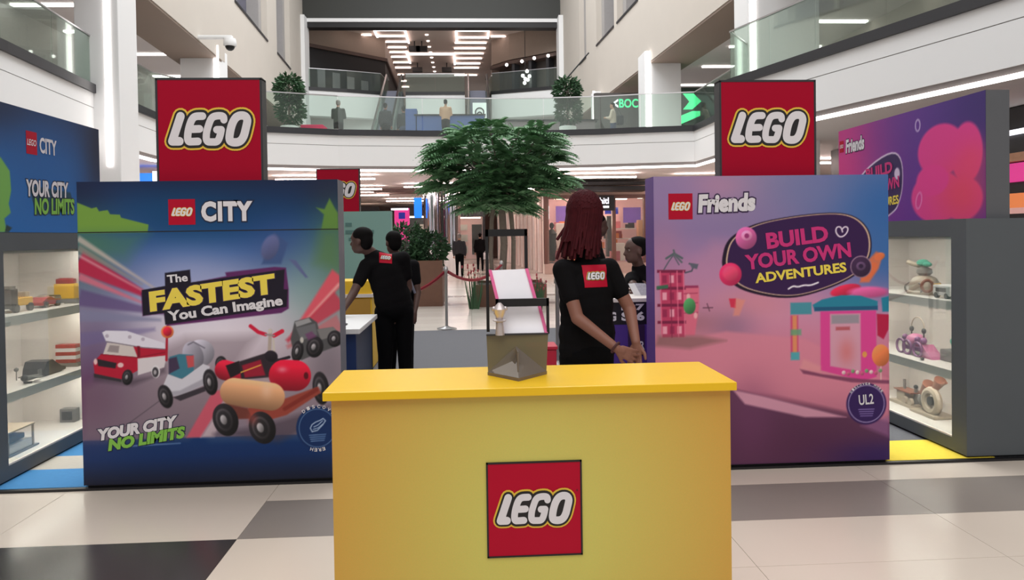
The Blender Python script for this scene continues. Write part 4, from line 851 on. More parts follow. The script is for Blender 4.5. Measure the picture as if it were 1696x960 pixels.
# ---- display cabinets
def cabinet(label, fx, sgn, y0, y1, oy0, oy1, hdr, hx, hw, shelves):
    bx = fx+sgn*.72
    r = root('display_cabinet', label, 'cabinet', ((fx+bx)/2,(y0+y1)/2,.012))
    def b(nm, xa, xb, ya, yb, za, zb, m): return MB().box(min(xa,xb),max(xa,xb),ya,yb,za,zb).build(nm, m, r)
    g = M['grey']; f2 = fx+sgn*.06
    b('end_panel', fx, bx, y0, oy0, .03, 1.67, g); b('end_panel', fx, bx, oy1, y1, .03, 1.67, g); b('base', fx, bx, oy0, oy1, .03, .12, g); b('top', fx, bx, oy0, oy1, 1.545, 1.67, g)
    b('plinth', fx+sgn*.03, bx, y0+.03, y1, .012, .03, M['black'])
    b('back_panel', bx-sgn*.1, bx, oy0, oy1, .12, 1.545, M['shelf'])
    b('inner_side', fx+sgn*.04, bx-sgn*.1, oy1-.02, oy1, .12, 1.545, M['shelf']); b('inner_side', fx+sgn*.04, bx-sgn*.1, oy0, oy0+.02, .12, 1.545, M['shelf']); b('inner_floor', fx+sgn*.005, bx-sgn*.1, oy0, oy1, .12, .13, M['shelf'])
    for z in shelves: b('shelf', fx+sgn*.04, bx-sgn*.1, oy0+.02, oy1-.02, z-.045, z, M['shelf'])
    for z in (1.545,)+tuple(q-.045 for q in shelves): b('lamp_strip', fx+sgn*.06, fx+sgn*.12, oy0+.05, oy1-.05, z-.012, z, mat('cabinet_led', (255,244,236), .5, emit=20)); b('valance', fx+sgn*.04, fx+sgn*.052, oy0+.02, oy1-.02, z-.02, z, M['shelf'])
    b('glass_front', fx+sgn*.012, fx+sgn*.016, oy0, oy1, .12, 1.545, M['glass_clear'])
    b('header_board', hx, hx+sgn*hw, hdr[0], hdr[1], 1.67, hdr[2], mat('header_edge', (92,94,98), .5))
    return r
CL = cabinet('grey display cabinet of toy vehicles at the left edge, under the blue header', -3.08, -1, 4.91, 6.4, 5.06, 6.3, (4.92,6.36,2.53), -3.08, .12, (1.1,.585))
pl = Plane((-3.08,4.92,2.53), (0,1,0), (0,0,-1), (1,0,0), 4.92, -2.53, 1, 1)
c = Canvas(4.92,-2.53,6.36,-1.67,220,132)
c.vgrad([(-2.53,(34,62,108)),(-2.2,(34,92,156)),(-1.67,(34,104,176))]); c.glow(5.0,-2.53,.5,.2,(28,40,70),.9); c.glow(6.36,-2.4,.28,.6,(34,38,62),.95); c.glow(5.5,-2.3,.4,.2,(28,90,156),.5)
c.poly([(4.92,-2.2),(5.06,-2.16),(5.15,-2.08),(5.16,-1.95),(5.13,-1.86),(5.15,-1.8),(5.08,-1.76),(5.1,-1.67),(4.92,-1.67)], (112,168,82), .006); c.poly([(5.10,-1.72),(5.16,-1.70),(5.12,-1.67),(5.08,-1.67)], (40,60,60), .006)
c.poly([(5.36,-2.0),(5.9,-1.98),(5.96,-1.84),(5.44,-1.79)], (30,60,70), .006, .8)
c.build(pl, 'printed_artwork', CL, .0015, GAIN)
g = MB().add([pl.at(5.34,-2.38,.003),pl.at(5.47,-2.38,.003),pl.at(5.47,-2.22,.003),pl.at(5.34,-2.22,.003)], [(3,2,1,0)]).build('small_logo_square', M['ink_red'], CL)
letters(pl, 'small_logo_lettering', 'LEGO', 5.35, -2.28, .11, .045, 0, M['ink_white'], g, .004, .02, .2)
letters(pl, 'city_lettering', 'CITY', 5.5, -2.24, .22, .115, 0, M['ink_white'], CL, .004, .03)
letters(pl, 'slogan_lettering', 'YOUR CITY', 5.33, -1.92, .54, .12, 1.5, M['ink_white'], CL, .004, .04, .1, .05, M['ink_navy']); letters(pl, 'slogan_lettering', 'NO LIMITS', 5.42, -1.795, .53, .12, 2, M['ink_green'], CL, .004, .04, .1, .05, M['ink_navy'])
CR = cabinet('grey display cabinet of toy sets at the right edge, under the purple header', 3.4, 1, 4.9, 6.75, 5.06, 6.6, (4.95,7.0,2.56), 3.58, .17, (1.08,.58))
MB().box(4.0,4.02,5.3,5.78,1.08,1.545).build('dark_gap', M['black'], CR)
MB().box(3.8,4.02,5.35,5.6,1.0,1.035).build('pink_card', mat('magenta_card', (190,60,130), .5), CR)
pl = Plane((3.58,7.0,2.56), (0,-1,0), (0,0,-1), (-1,0,0), -7.0, -2.56, 1, 1)
c = Canvas(-7.0,-2.56,-4.95,-1.67,300,134)
c.vgrad([(-2.56,(92,56,140)),(-1.67,(84,44,140))]); c.glow(-7.0,-2.1,.75,1.2,(206,58,132),.98); c.glow(-6.2,-1.7,.5,.2,(112,44,140),.6); c.glow(-4.95,-2.5,.5,.5,(62,44,110),.9)
for (x,y,a,b) in ((-5.45,-2.2,.28,.2),(-5.15,-2.15,.17,.22),(-5.5,-1.85,.32,.2),(-5.2,-1.82,.22,.16)): c.ell(x,y,a,b,(218,62,140),0,0,.01)
c.glow(-5.2,-1.85,.3,.25,(226,70,90),.7); c.glow(-5.1,-2.1,.16,.12,(226,70,110),.6); c.ell(-5.55,-1.98,.2,.12,(222,60,140),0,0,.01)
c.poly(chaikin([(-6.78,-1.68),(-6.78,-1.98),(-6.5,-2.17),(-6.1,-2.28),(-5.94,-2.2),(-5.93,-1.95),(-6.0,-1.8),(-6.06,-1.75),(-6.3,-1.66)],2,True), (222,206,224), .006); c.poly(chaikin([(-6.76,-1.68),(-6.76,-1.97),(-6.49,-2.155),(-6.1,-2.265),(-5.95,-2.19),(-5.94,-1.95),(-6.01,-1.81),(-6.07,-1.76),(-6.3,-1.67)],2,True), (54,34,84), .006)
c.ell(-5.73,-2.43,.035,.05,(230,220,240),0,0,.006); c.ell(-5.73,-2.43,.025,.04,(96,50,142),0,0,.006); c.ell(-5.72,-1.83,.04,.07,(230,150,200),.3,0,.006); c.ell(-5.72,-1.83,.03,.06,(210,60,140),.3,0,.006); c.ell(-6.02,-2.07,.04,.05,(206,190,214),0,0,.006)
c.build(pl, 'printed_artwork', CR, .0015, GAIN)
letters(pl, 'friends_lettering', 'Friends', -6.86, -2.33, .33, .13, 1, M['ink_white'], CR, .004, .04, .1, .05, M['ink_plum'])
g = MB().add([pl.at(-6.98,-2.46,.003),pl.at(-6.9,-2.46,.003),pl.at(-6.9,-2.35,.003),pl.at(-6.98,-2.35,.003)], [(3,2,1,0)]).build('small_logo_square', M['ink_red'], CR); letters(pl, 'small_logo_lettering', 'LEGO', -6.975, -2.39, .07, .035, 0, M['ink_white'], g, .004, .02, .2)
letters(pl, 'title_lettering', 'BUILD', -6.5, -2.05, .42, .1, 5, M['ink_pink'], CR, .004, .04); letters(pl, 'title_lettering', 'YOUR OWN', -6.6, -1.9, .62, .1, 5, M['ink_pink'], CR, .004, .04); letters(pl, 'title_lettering', 'ADVENTURES', -6.55, -1.78, .56, .075, 4, M['ink_lemon'], CR, .004, .03)
# ================================================================ things on and around the booth
# leaflet stand on the counter
st = root('leaflet_stand', 'black two tier leaflet stand with clear angled base on the yellow counter', 'leaflet stand', (.175,2.83,1.06))
M['acrylic'] = glass('smoked_acrylic', (150,138,96), .08, .55); M['smoke'] = glass('smoked_base', (150,140,132), .06, .45)
MB().prism([(.058,2.86),(.17,2.72),(.288,2.85),(.17,2.90)], 1.06, 1.072).build('base_plate', mat('smoked_plate', (112,100,90), .25), st)
MB().add([(.056,2.872,1.215),(.296,2.86,1.215),(.286,2.85,1.07),(.06,2.86,1.07),(.056,2.877,1.215),(.296,2.865,1.215),(.286,2.855,1.07),(.06,2.865,1.07)], [(0,1,2,3),(4,7,6,5),(0,4,5,1),(3,2,6,7),(0,3,7,4),(1,5,6,2)]).build('front_plate', M['acrylic'], st)
MB().box(.168,.173,2.75,2.86,1.072,1.165).build('centre_fin', M['smoke'], st)
MB().add([(.06,2.86,1.072),(.17,2.725,1.072),(.17,2.86,1.17)], [(0,1,2)]).build('gusset', M['smoke'], st); MB().add([(.286,2.85,1.072),(.17,2.725,1.072),(.17,2.86,1.17)], [(0,2,1)]).build('gusset', M['smoke'], st)
MB().box(.055,.297,2.856,2.876,1.213,1.219).build('base_rim', M['dark'], st)
def frame(x0, x1, z0, z1, y, w, wt, nm):
    f = MB().box(x0,x0+w,y,y+.018,z0,z1).build(nm, M['black'], st); MB().box(x1-w,x1,y,y+.018,z0,z1).build('upright', M['black'], f); MB().box(x0,x1,y,y+.018,z1-wt,z1).build('cross_bar', M['black'], f)
frame(.059,.228,1.215,1.625,2.957,.012,.028,'tall_frame'); frame(.094,.302,1.215,1.353,2.868,.010,.03,'low_frame')
def board(pts, nm, th=.004):
    a = [Vector(p) for p in pts]; n = (a[1]-a[0]).cross(a[3]-a[0]).normalized()*th
    o = MB().add(a+[p+n for p in a], [(0,1,2,3),(7,6,5,4),(0,4,5,1),(1,5,6,2),(2,6,7,3),(3,7,4,0)]).build(nm, mat('leaflet_white', (244,242,248), .5), st)
    e = (a[1]-a[0]).normalized()*.012
    for s0, s1, sg in ((a[0],a[3],-1),(a[1],a[2],1)):
        q = [s0, s0+e*sg, s1+e*sg, s1]
        MB().add(q+[p-n*1.5 for p in q], [(0,1,2,3),(7,6,5,4),(0,4,5,1),(1,5,6,2),(2,6,7,3),(3,7,4,0)]).build('pink_edge', mat('pink_edge', (226,92,150), .5), o)
board([(.082,2.95,1.462),(.216,2.95,1.465),(.244,2.9,1.35),(.108,2.9,1.345)], 'upper_board')
board([(.112,2.93,1.32),(.262,2.93,1.322),(.284,2.872,1.216),(.118,2.872,1.216)], 'lower_board')
sv = root('silver_trophy', 'small silver trophy figure on the leaflet stand', 'trophy', (.108,2.85,1.216))
MB().lathe([(.018,0),(.016,.03),(.013,.05),(.026,.055),(.026,.058),(.012,.062),(.022,.085),(.026,.1),(.018,.112),(.006,.125)], (.108,2.85,1.216), 16).build('cup', mat('satin_silver', (206,196,196), .35, .6), sv, smooth=True)
for s in (-1,1): MB().sph((.108+s*.022,2.85,1.318), .009).build('knob', MATS['satin_silver'], sv, smooth=True)

# tables inside the booth
tb = root('work_table', 'white topped table with a dark blue front behind the city panel', 'table', (-1.4,6.2,.012))
MB().box(-2.1,-.86,5.72,6.8,.86,.9).build('table_top', M['white'], tb, bevel=.006); MB().box(-2.05,-.9,5.78,5.82,.02,.86).build('front_panel', mat('blue_front', (26,52,104), .5, vary=.2, scale=2), tb); MB().box(-.93,-.9,5.82,6.74,.02,.86).build('side_panel', mat('grey_front', (70,80,104), .5), tb); MB().box(-2.05,-.9,6.7,6.74,.02,.86).build('back_panel', MATS['blue_front'], tb)
ph = root('smartphone', 'black smartphone lying on the white table', 'phone', (-1.07,6.0,.9)); MB().box(-1.13,-1.0,5.95,6.03,.9,.91).build('body', M['black'], ph, bevel=.003); MB().box(-1.12,-1.01,5.955,6.025,.91,.912).build('screen', M['dark'], ph)
yb = root('yellow_cabinet', 'yellow storage cabinet behind the bending man', 'cabinet', (-1.7,9.2,.012)); MB().box(-2.3,-1.2,9,9.5,.02,1.08).build('body', mat('yellow_box', (236,190,40), .5), yb, bevel=.01); MB().box(-2.32,-1.18,8.97,9.5,.88,.92).build('ledge', M['shelf'], yb); MB().box(-2.28,-1.22,8.985,9,.05,.86).build('door', mat('ochre_door', (186,140,56), .5), yb)
rb = root('red_bin', 'red storage bin on the carpet behind the leaflet stand', 'bin', (.55,5.6,.012)); MB().box(.42,.632,5.5,5.72,.012,.74).build('body', mat('red_bin', (184,24,56), .5), rb, bevel=.012); MB().box(.41,.64,5.49,5.73,.74,.767).build('lid', MATS['red_bin'], rb, bevel=.008)
tr_ = root('lettered_table', 'purple and black table with white letters beside the purple panel', 'table', (1.5,5.8,.012))
MB().box(1.04,2.3,5.6,6.3,1.075,1.105).build('table_top', M['shelf'], tr_, bevel=.005); MB().box(1.06,2.28,5.63,5.66,.9,1.075).build('black_band', M['black'], tr_); MB().box(1.06,2.28,5.63,5.66,.05,.9).build('front_panel', mat('purple_front', (74,44,136), .5), tr_); MB().box(1.06,1.09,5.66,6.28,.02,1.075).build('side_panel', M['black'], tr_)
MB().box(1.2,1.33,5.625,5.63,.66,.9).build('dark_patch', M['ink_plum'], tr_); MB().box(2.25,2.28,5.66,6.28,.02,1.075).build('side_panel', M['black'], tr_)
gp = Plane((0,5.628,0), (1,0,0), (0,0,-1), (0,-1,0), 0, 0, 1, 1)
letters(gp, 'lettering', 'S56', 1.15, -.93, .18, .07, 0, M['ink_white'], tr_, .002, .05); letters(gp, 'lettering', 'F27', 1.15, -1.01, .18, .05, 0, M['ink_white'], tr_, .002, .05); letters(gp, 'lettering', 'G', 1.06, -.93, .05, .07, 0, M['ink_white'], tr_, .002, .05)
letters(gp, 'lettering', 'FR', 1.258, -.705, .07, .066, 0, M['ink_white'], tr_, .006, .02)
bk = root('booklet', 'open grey printed booklet leaning on the lettered table', 'booklet', (1.33,5.85,1.105))
for s in (-1,1):
    a = Vector((1.34+.0,5.83,1.108)); MB().add([(1.345,5.80,1.108),(1.345+s*.07+.02,5.82,1.108),(1.305+s*.07+.02,5.86,1.2),(1.305,5.85,1.205)], [(0,1,2,3)]).build('page', mat('grey_page', (176,176,184), .6, vary=.4, scale=60) if s > 0 else M['white'], bk)

# stanchions with red ropes
M['rope'] = mat('red_rope', (128,10,32), .7)
def stanchion(x, y, label, group=None):
    r = root('stanchion', label, 'stanchion', (x,y,0))
    MB().lathe([(.17,0),(.17,.02),(.06,.045),(.03,.06)], (x,y,0), 24).build('base', M['steel'], r, smooth=True); MB().lathe([(.026,.05),(.026,1.0),(.04,1.01),(.04,1.06),(.02,1.09)], (x,y,0), 14).build('post', M['steel'], r, smooth=True)
    return r
stanchion(-.432,12.76,'slim silver stanchion post in the middle behind the booth')
def rope(a, b, sag, label):
    pts = []
    for i in range(13):
        t = i/12; p = Vector(a).lerp(Vector(b), t); p.z -= sag*4*t*(1-t); pts.append(p)
    tag(MB().tube(pts, .028, 6).build('red_rope', M['rope'], smooth=True), label, 'rope')
rope((-.45,12.78,.99),(-2.1,13.7,1.0),.4,'red rope sagging left from the silver stanchion'); stanchion(.62,15.1,'silver stanchion hidden behind the leaflet stand'); stanchion(-2.1,13.7,'silver stanchion behind the bending man'); rope((-.40,12.8,.99),(.62,15.1,1.0),.22,'red rope running right past the planters'); stanchion(1.05,9.0,'silver stanchion behind the staff member with dreadlocks'); stanchion(2.5,9.2,'silver stanchion behind the purple panel'); rope((1.05,9,1.0),(2.5,9.2,1.0),.3,'red rope seen behind the staff arm at right')

# planters and plants
M['wood'] = mat('brown_planter', (112,78,62), .6, vary=.15, scale=6); M['soil'] = mat('soil', (50,38,30), .9)
M['leaf'] = mat('leaf_green', (92,134,92), .6, vary=.35, scale=5); M['leaf_dark'] = mat('leaf_dark', (52,86,54), .6, vary=.35, scale=5); M['bark'] = mat('bark', (128,116,106), .85, vary=.2, scale=14, bump=.4)
def planter(x0, x1, y0, y1, h, label):
    r = root('planter_box', label, 'planter', ((x0+x1)/2,(y0+y1)/2,0))
    t = .06
    MB().box(x0,x1,y0,y0+t,0,h).build('side', M['wood'], r); MB().box(x0,x1,y1-t,y1,0,h).build('side', M['wood'], r); MB().box(x0,x0+t,y0+t,y1-t,0,h).build('side', M['wood'], r); MB().box(x1-t,x1,y0+t,y1-t,0,h).build('side', M['wood'], r); MB().box(x0+t,x1-t,y0+t,y1-t,0,h-.05).build('soil', M['soil'], r)
    return r
planter(-2.4,-.66,17,18.4,1.05,'tall brown planter box behind the two men'); planter(.1,1.7,16.6,18.2,.5,'low brown planter holding the indoor tree')
rng = np.random.RandomState(3)
def leafy(name, center, rad, n, m, parent, size, droop=.4, shell=.45):
    V = []; F = []
    c = Vector(center)
    for i in range(n):
        u = rng.normal(size=3); u /= np.linalg.norm(u); rr = shell+(1-shell)*rng.rand()**.5
        p = c+Vector((u[0]*rad[0]*rr, u[1]*rad[1]*rr, u[2]*rad[2]*rr))
        d = Vector((u[0], u[1], u[2]*.4-droop*rng.rand()))+Vector(rng.normal(size=3)*.35); d.normalize()
        s = size*(.6+.8*rng.rand()); w = d.cross(Vector(rng.normal(size=3))).normalized()*s*.22; nrm = d.cross(w).normalized()*s*.1
        k = len(V); V += [p, p+d*s*.5+w+nrm, p+d*s, p+d*s*.5-w+nrm]; F += [(k,k+1,k+2,k+3)]
    o = MB().add(V, F).build(name, m, parent); o['kind'] = 'stuff'
    return o
def shrub(center, rad, n, m, label, size, z0, group=None):
    r = root('shrub', label, 'plant', (center[0],center[1],z0), group); leafy('foliage', center, rad, n, m, r, size)
    for k in range(3): MB().cyl((center[0]+(k-1)*.06,center[1],z0),(center[0]+(k-1)*.2,center[1],center[2]),.02,.012,6).build('stem', M['bark'], r)
    return r
shrub((-1.55,17.6,1.45),(.55,.5,.45),900,M['leaf_dark'],'dark green shrub in the tall brown planter, left part',.16,1.0); shrub((-.98,17.5,1.35),(.42,.45,.38),700,M['leaf_dark'],'dark green shrub in the tall brown planter beside the chrome column',.15,1.0)
def flower(x, y, z0, h, label):
    r = root('flower_clump', label, 'plant', (x,y,z0)); V = MB(); H = MB()
    for i in range(46):
        a = rng.rand()*6.28; q = rng.rand()*.2; b = Vector((x+q*.5*math.cos(a), y+q*.5*math.sin(a), z0)); t = Vector((x+q*1.3*math.cos(a), y+q*1.3*math.sin(a), z0+h*(.6+.45*rng.rand())))
        w = Vector((.015,0,0)); V.add([b-w,b+w,t], [(0,1,2)])
        if i % 3 == 0: H.sph(t, (.02,.02,.035), 6, 4)
    o = V.build('blades', M['leaf_dark'], r); o['kind'] = 'stuff'; o = H.build('red_tips', mat('red_tip', (150,60,70), .7), r); o['kind'] = 'stuff'
flower(1.36,15.2,0.0,.75,'clump of red tipped grass right of the leaflet stand'); flower(.06,16.2,0.0,.95,'clump of dark grass left of the leaflet stand'); flower(1.05,15.6,0.0,.6,'low clump of grass behind the leaflet stand')
# indoor tree with pinnate leaves
tree = root('indoor_tree', 'leafy indoor tree with spreading green crown in the middle', 'tree', (.72,17.2,.45))
MB().tube([(.5,17.2,.45),(.47,17.2,1.2),(.5,17.2,2.0),(.62,17.2,2.7)], .05, 10).build('trunk', M['bark'], tree, smooth=True); MB().tube([(.72,17.25,.45),(.78,17.2,1.4),(.74,17.2,2.2),(.7,17.2,2.8)], .085, 10).build('trunk', M['bark'], tree, smooth=True); MB().tube([(.98,17.2,.45),(1.0,17.2,1.5),(.92,17.2,2.4),(.8,17.2,2.8)], .055, 10).build('trunk', M['bark'], tree, smooth=True)
CL_ = [(730,237),(760,217),(800,212),(850,208),(890,217),(912,240),(716,262),(728,292),(768,258),(812,244),(852,242),(892,262),(930,284),(904,298),(778,300),(820,290),(862,300),(800,322),(838,328),(872,318),(772,320),(745,278),(878,236),(832,266),(795,335),(850,338),(815,305),(845,315),(790,280),(870,280)]
clumps = []
for i, (a, b) in enumerate(CL_):
    x = .66+(a-822)*15.2/1225; zz = 1.53+(390-b)*16/1225
    edge = abs(a-825)/120
    for dy in ((-.75,.7) if edge < .65 else (-.25,.3)): clumps.append(Vector((x+.1*rng.normal(), 17.2+dy*(1.1-.5*edge)+.15*rng.normal(), zz+.06*rng.normal())))
br = MB()
for i, e in enumerate(clumps):
    s0 = (Vector((.62,17.2,2.6)), Vector((.72,17.2,2.7)), Vector((.82,17.2,2.7)))[i % 3]; mid = s0.lerp(e,.55)+Vector((0,0,.1)); br.tube([s0, mid, e], .018, 5)
br.build('branches', M['bark'], tree)
V = []; F = []
def frond(p, d, L):
    d = d.normalized(); side = d.cross(Vector((0,0,1))); side = side.normalized() if side.length > .05 else Vector((1,0,0)); n = 7
    for k in range(n+1):
        t = (k+.6)/n; q = p+d*L*t+Vector((0,0,-L*.45*t*t)); ll = L*(.34*math.sin(PI*min(1,.25+.7*t))+.06)
        for s in (-1,1):
            dr = (side*s*.8+d*.7+Vector((0,0,-.55))).normalized(); w = d*ll*.17
            b = len(V); V.extend([q, q+dr*ll*.5+w, q+dr*ll, q+dr*ll*.5-w]); F.append((b,b+1,b+2,b+3))
for cpt in clumps:
    out = Vector((cpt.x-.66, cpt.y-17.2, 0)); out = out.normalized() if out.length > .1 else Vector((0,-1,0))
    for k in range(30):
        u = Vector(rng.normal(size=3)); u.normalize(); p = cpt+Vector((u.x*.16,u.y*.16,u.z*.1)); d = Vector((u.x,u.y,abs(u.z)*.5+.05))+out*.45
        frond(p, d, .38+.26*rng.rand())
o = MB().add(V, F).build('foliage', M['leaf'], tree); o['kind'] = 'stuff'
# plants on the bridge
def hanging(x, y, label, pole=False):
    r = root('potted_plant', label, 'plant', (x,y,4.78))
    MB().lathe([(.22,0),(.3,.45),(.28,.48)], (x,y,4.78), 16).build('pot', M['white'], r, smooth=True)
    leafy('foliage', (x,y,6.45), (.42,.4,.45), 900, M['leaf_dark'], r, .17); o = leafy('lower_foliage', (x+.05,y,5.75), (.4,.4,.42), 500, M['leaf_dark'], r, .17); MB().cyl((x,y,5.2),(x,y,6.6),.04).build('stem', M['bark'], r)
    if pole: MB().cyl((x+.0,y,6.9),(x+.75,y,7.75),.025).build('pole', M['black'], r)
hanging(-5.82,24.5,'leafy potted plant on the bridge beside the red left sign'); hanging(3.35,25,'leafy potted plant on the bridge at right with a slanting black pole', True)

# ---- toys in the left cabinet
M['t_red'] = mat('toy_red', (170,40,44), .35); M['t_yel'] = mat('toy_yellow', (232,176,50), .35); M['t_grey'] = mat('toy_grey', (118,114,110), .4); M['t_dark'] = mat('toy_dark', (52,50,50), .4); M['t_white'] = mat('toy_white', (226,222,220), .35); M['t_tan'] = mat('toy_tan', (176,160,142), .4)
M['t_teal'] = mat('toy_teal', (78,166,142), .35); M['t_pur'] = mat('toy_purple', (130,70,124), .35); M['t_pink'] = mat('toy_pink', (206,120,160), .35); M['t_brown'] = mat('toy_brown', (142,88,68), .4)
def studs(mb, x0, x1, y0, y1, z, nx, ny, r=.006):
    for i in range(nx):
        for j in range(ny): 
            x = x0+(x1-x0)*(i+.5)/nx; y = y0+(y1-y0)*(j+.5)/ny; mb.cyl((x,y,z),(x,y,z+.006),r,r,8)
    return mb
def wheels(r, x0, x1, ys, z, rad, m='t_dark'):
    for y in ys:
        for x in (x0,x1): MB().cyl((x-.012,y,z+rad),(x+.012,y,z+rad),rad,rad,14).build('wheel', M[m], r)
def toy(name, label, x, y, z): return root(name, label, 'toy', (x,y,z))
z = 1.1
t = toy('toy_truck', 'yellow and black toy truck on the top left shelf', -3.3,5.5,z); MB().box(-3.36,-3.24,5.40,5.48,z+.03,z+.17).build('cab', M['t_dark'], t, bevel=.006); MB().box(-3.36,-3.24,5.48,5.66,z+.045,z+.10).build('bed', M['t_yel'], t, bevel=.006); studs(MB(),-3.35,-3.25,5.5,5.65,z+.10,3,5).build('stud', M['t_yel'], t); MB().box(-3.35,-3.25,5.41,5.47,z+.17,z+.19).build('roof', M['t_grey'], t); wheels(t,-3.36,-3.24,(5.45,5.62),z,.03); MB().box(-3.34,-3.26,5.6,5.66,z+.1,z+.14).build('load', M['t_tan'], t, bevel=.01)
t = toy('toy_racer', 'low dark red toy racing car on the top left shelf', -3.3,5.9,z); MB().prism_ax([(5.78,z+.02),(6.02,z+.02),(6.02,z+.055),(5.95,z+.06),(5.9,z+.08),(5.84,z+.075),(5.78,z+.045)], -3.36, -3.24, 'x').build('body', M['t_red'], t); MB().box(-3.365,-3.235,5.98,6.02,z+.075,z+.085).build('spoiler', M['t_dark'], t); wheels(t,-3.36,-3.24,(5.82,5.98),z,.024); MB().box(-3.33,-3.27,5.87,5.93,z+.07,z+.09).build('cockpit', M['t_tan'], t, bevel=.008)
t = toy('toy_rock', 'small grey faceted toy piece beside the red racer', -3.3,6.1,z); MB().sph((-3.3,6.1,z+.04), (.03,.035,.04), 6, 4).build('stone', M['t_grey'], t); MB().box(-3.33,-3.27,6.07,6.13,z,z+.01).build('plate', M['t_white'], t)
t = toy('toy_tower', 'yellow and red toy block tower at the end of the top left shelf', -3.3,6.24,z); MB().box(-3.4,-3.2,6.18,6.27,z,z+.04).build('base', M['t_grey'], t); MB().box(-3.38,-3.22,6.19,6.26,z+.04,z+.16).build('block', M['t_yel'], t, bevel=.005); MB().box(-3.37,-3.23,6.2,6.25,z+.16,z+.2).build('top_block', M['t_red'], t, bevel=.005); studs(MB(),-3.36,-3.24,6.2,6.25,z+.2,4,2).build('stud', M['t_red'], t)
z = .585
t = toy('toy_shuttle', 'dark grey wedge shaped toy craft on the middle left shelf', -3.3,5.88,z); MB().prism_ax([(5.74,z+.01),(6.04,z+.01),(6.04,z+.035),(5.98,z+.045),(5.86,z+.115),(5.78,z+.11),(5.75,z+.06)], -3.38, -3.22, 'x').build('hull', M['t_dark'], t); MB().box(-3.36,-3.24,5.97,6.06,z,z+.03).build('nose', M['t_dark'], t, bevel=.01); MB().box(-3.37,-3.23,5.74,6.0,z,z+.01).build('skid', M['black'], t)
t = toy('toy_plane', 'small grey toy plane on the middle left shelf', -3.2,5.55,z); MB().cyl((-3.2,5.46,z+.04),(-3.2,5.66,z+.03),.022,.012,10).build('fuselage', M['t_grey'], t); MB().box(-3.28,-3.12,5.52,5.57,z+.035,z+.042).build('wing', M['t_grey'], t); MB().box(-3.204,-3.196,5.63,5.67,z+.03,z+.075).build('tail_fin', M['t_grey'], t); MB().sph((-3.2,5.46,z+.045), .024).build('nose', M['t_dark'], t); wheels(t,-3.215,-3.185,(5.5,),z,.008)
t = toy('toy_balloon', 'tiny grey toy marker on a stick on the middle left shelf', -3.35,5.62,z); MB().cyl((-3.35,5.62,z),(-3.35,5.62,z+.07),.004).build('stick', M['t_grey'], t); MB().sph((-3.35,5.62,z+.08), .016).build('head', M['t_grey'], t)
t = toy('toy_booth', 'red and white striped toy booth at the end of the middle left shelf', -3.3,6.24,z); MB().box(-3.4,-3.2,6.18,6.27,z,z+.03).build('base', M['t_grey'], t)
for k in range(5): MB().box(-3.38,-3.22,6.19,6.26,z+.03+k*.03,z+.06+k*.03).build('stripe', M['t_red'] if k % 2 == 0 else M['t_white'], t, bevel=.003)
z = .13
t = toy('toy_garage', 'open grey and white toy garage on the bottom left shelf', -3.3,5.4,z); MB().box(-3.45,-3.16,5.2,5.55,z,z+.012).build('base_plate', M['t_grey'], t); MB().box(-3.43,-3.18,5.22,5.5,z+.012,z+.07).build('lower_block', M['t_white'], t, bevel=.006); MB().box(-3.44,-3.17,5.21,5.52,z+.16,z+.17).build('roof', M['t_tan'], t); MB().box(-3.42,-3.2,5.24,5.45,z+.08,z+.12).build('car', M['t_grey'], t, bevel=.01)
for a,b in ((-3.43,5.22),(-3.18,5.22),(-3.43,5.51),(-3.18,5.51)): MB().box(a-.006,a+.006,b-.006,b+.006,z+.012,z+.16).build('post', M['t_tan'], t)
t = toy('toy_crate', 'small grey toy crate at the far end of the bottom left shelf', -3.3,6.24,z); MB().box(-3.36,-3.24,6.19,6.27,z,z+.11).build('crate', M['t_grey'], t, bevel=.006); MB().box(-3.34,-3.26,6.185,6.19,z+.02,z+.09).build('panel', M['t_dark'], t)
# ---- toys in the right cabinet
z = 1.08
t = toy('toy_treehouse', 'grey domed toy house with teal leaves on the top right shelf', 3.66,5.78,z); MB().lathe([(.13,0),(.13,.02),(.115,.03),(.11,.09),(.085,.13),(.04,.15),(.02,.155)], (3.66,5.78,z), 16).build('dome', M['t_tan'], t, smooth=True)
for a in range(5): MB().torus((3.66+.105*math.cos(a*1.257),5.78+.105*math.sin(a*1.257),z+.05), .04, .008, 'x' if a % 2 else 'y', 14, 6).build('arch', M['t_grey'], t)
MB().lathe([(.04,.15),(.06,.17),(.055,.2),(.02,.22)], (3.66,5.78,z), 12).build('bowl', M['t_grey'], t, smooth=True)
for (dx,dy,dz,s) in ((0,.02,.25,.05),(-.02,-.07,.24,.035),(.03,.05,.235,.035)): MB().sph((3.66+dx,5.78+dy,z+dz), (s,s,s*.6), 8, 5).build('leaf', M['t_teal'], t, smooth=True)
MB().cyl((3.66,5.78,z+.21),(3.62,5.94,z+.25),.014,.02).build('arm', M['t_tan'], t); MB().torus((3.58,5.62,z+.075), .045, .012, 'y', 18, 8).build('ring', M['t_brown'], t); MB().box(3.6,3.64,5.54,5.57,z,z+.1).build('post', M['t_yel'], t)
t = toy('toy_van', 'white toy van with dark windows on the top right shelf', 3.58,5.36,z); MB().box(3.52,3.66,5.26,5.46,z+.02,z+.1).build('body', M['t_white'], t, bevel=.012); MB().box(3.518,3.662,5.3,5.42,z+.05,z+.08).build('window', M['t_dark'], t); wheels(t,3.53,3.65,(5.3,5.42),z,.022)
z = .58
t = toy('toy_carriage', 'purple toy carriage with wheels and an arched handle on the middle right shelf', 3.64,5.82,z); MB().box(3.57,3.71,5.7,5.95,z+.04,z+.07).build('chassis', M['t_pur'], t, bevel=.008)
for y in (5.72,5.86,5.95): MB().torus((3.56,y,z+.06), .055, .01, 'x', 18, 6).build('wheel', M['t_pur'], t)
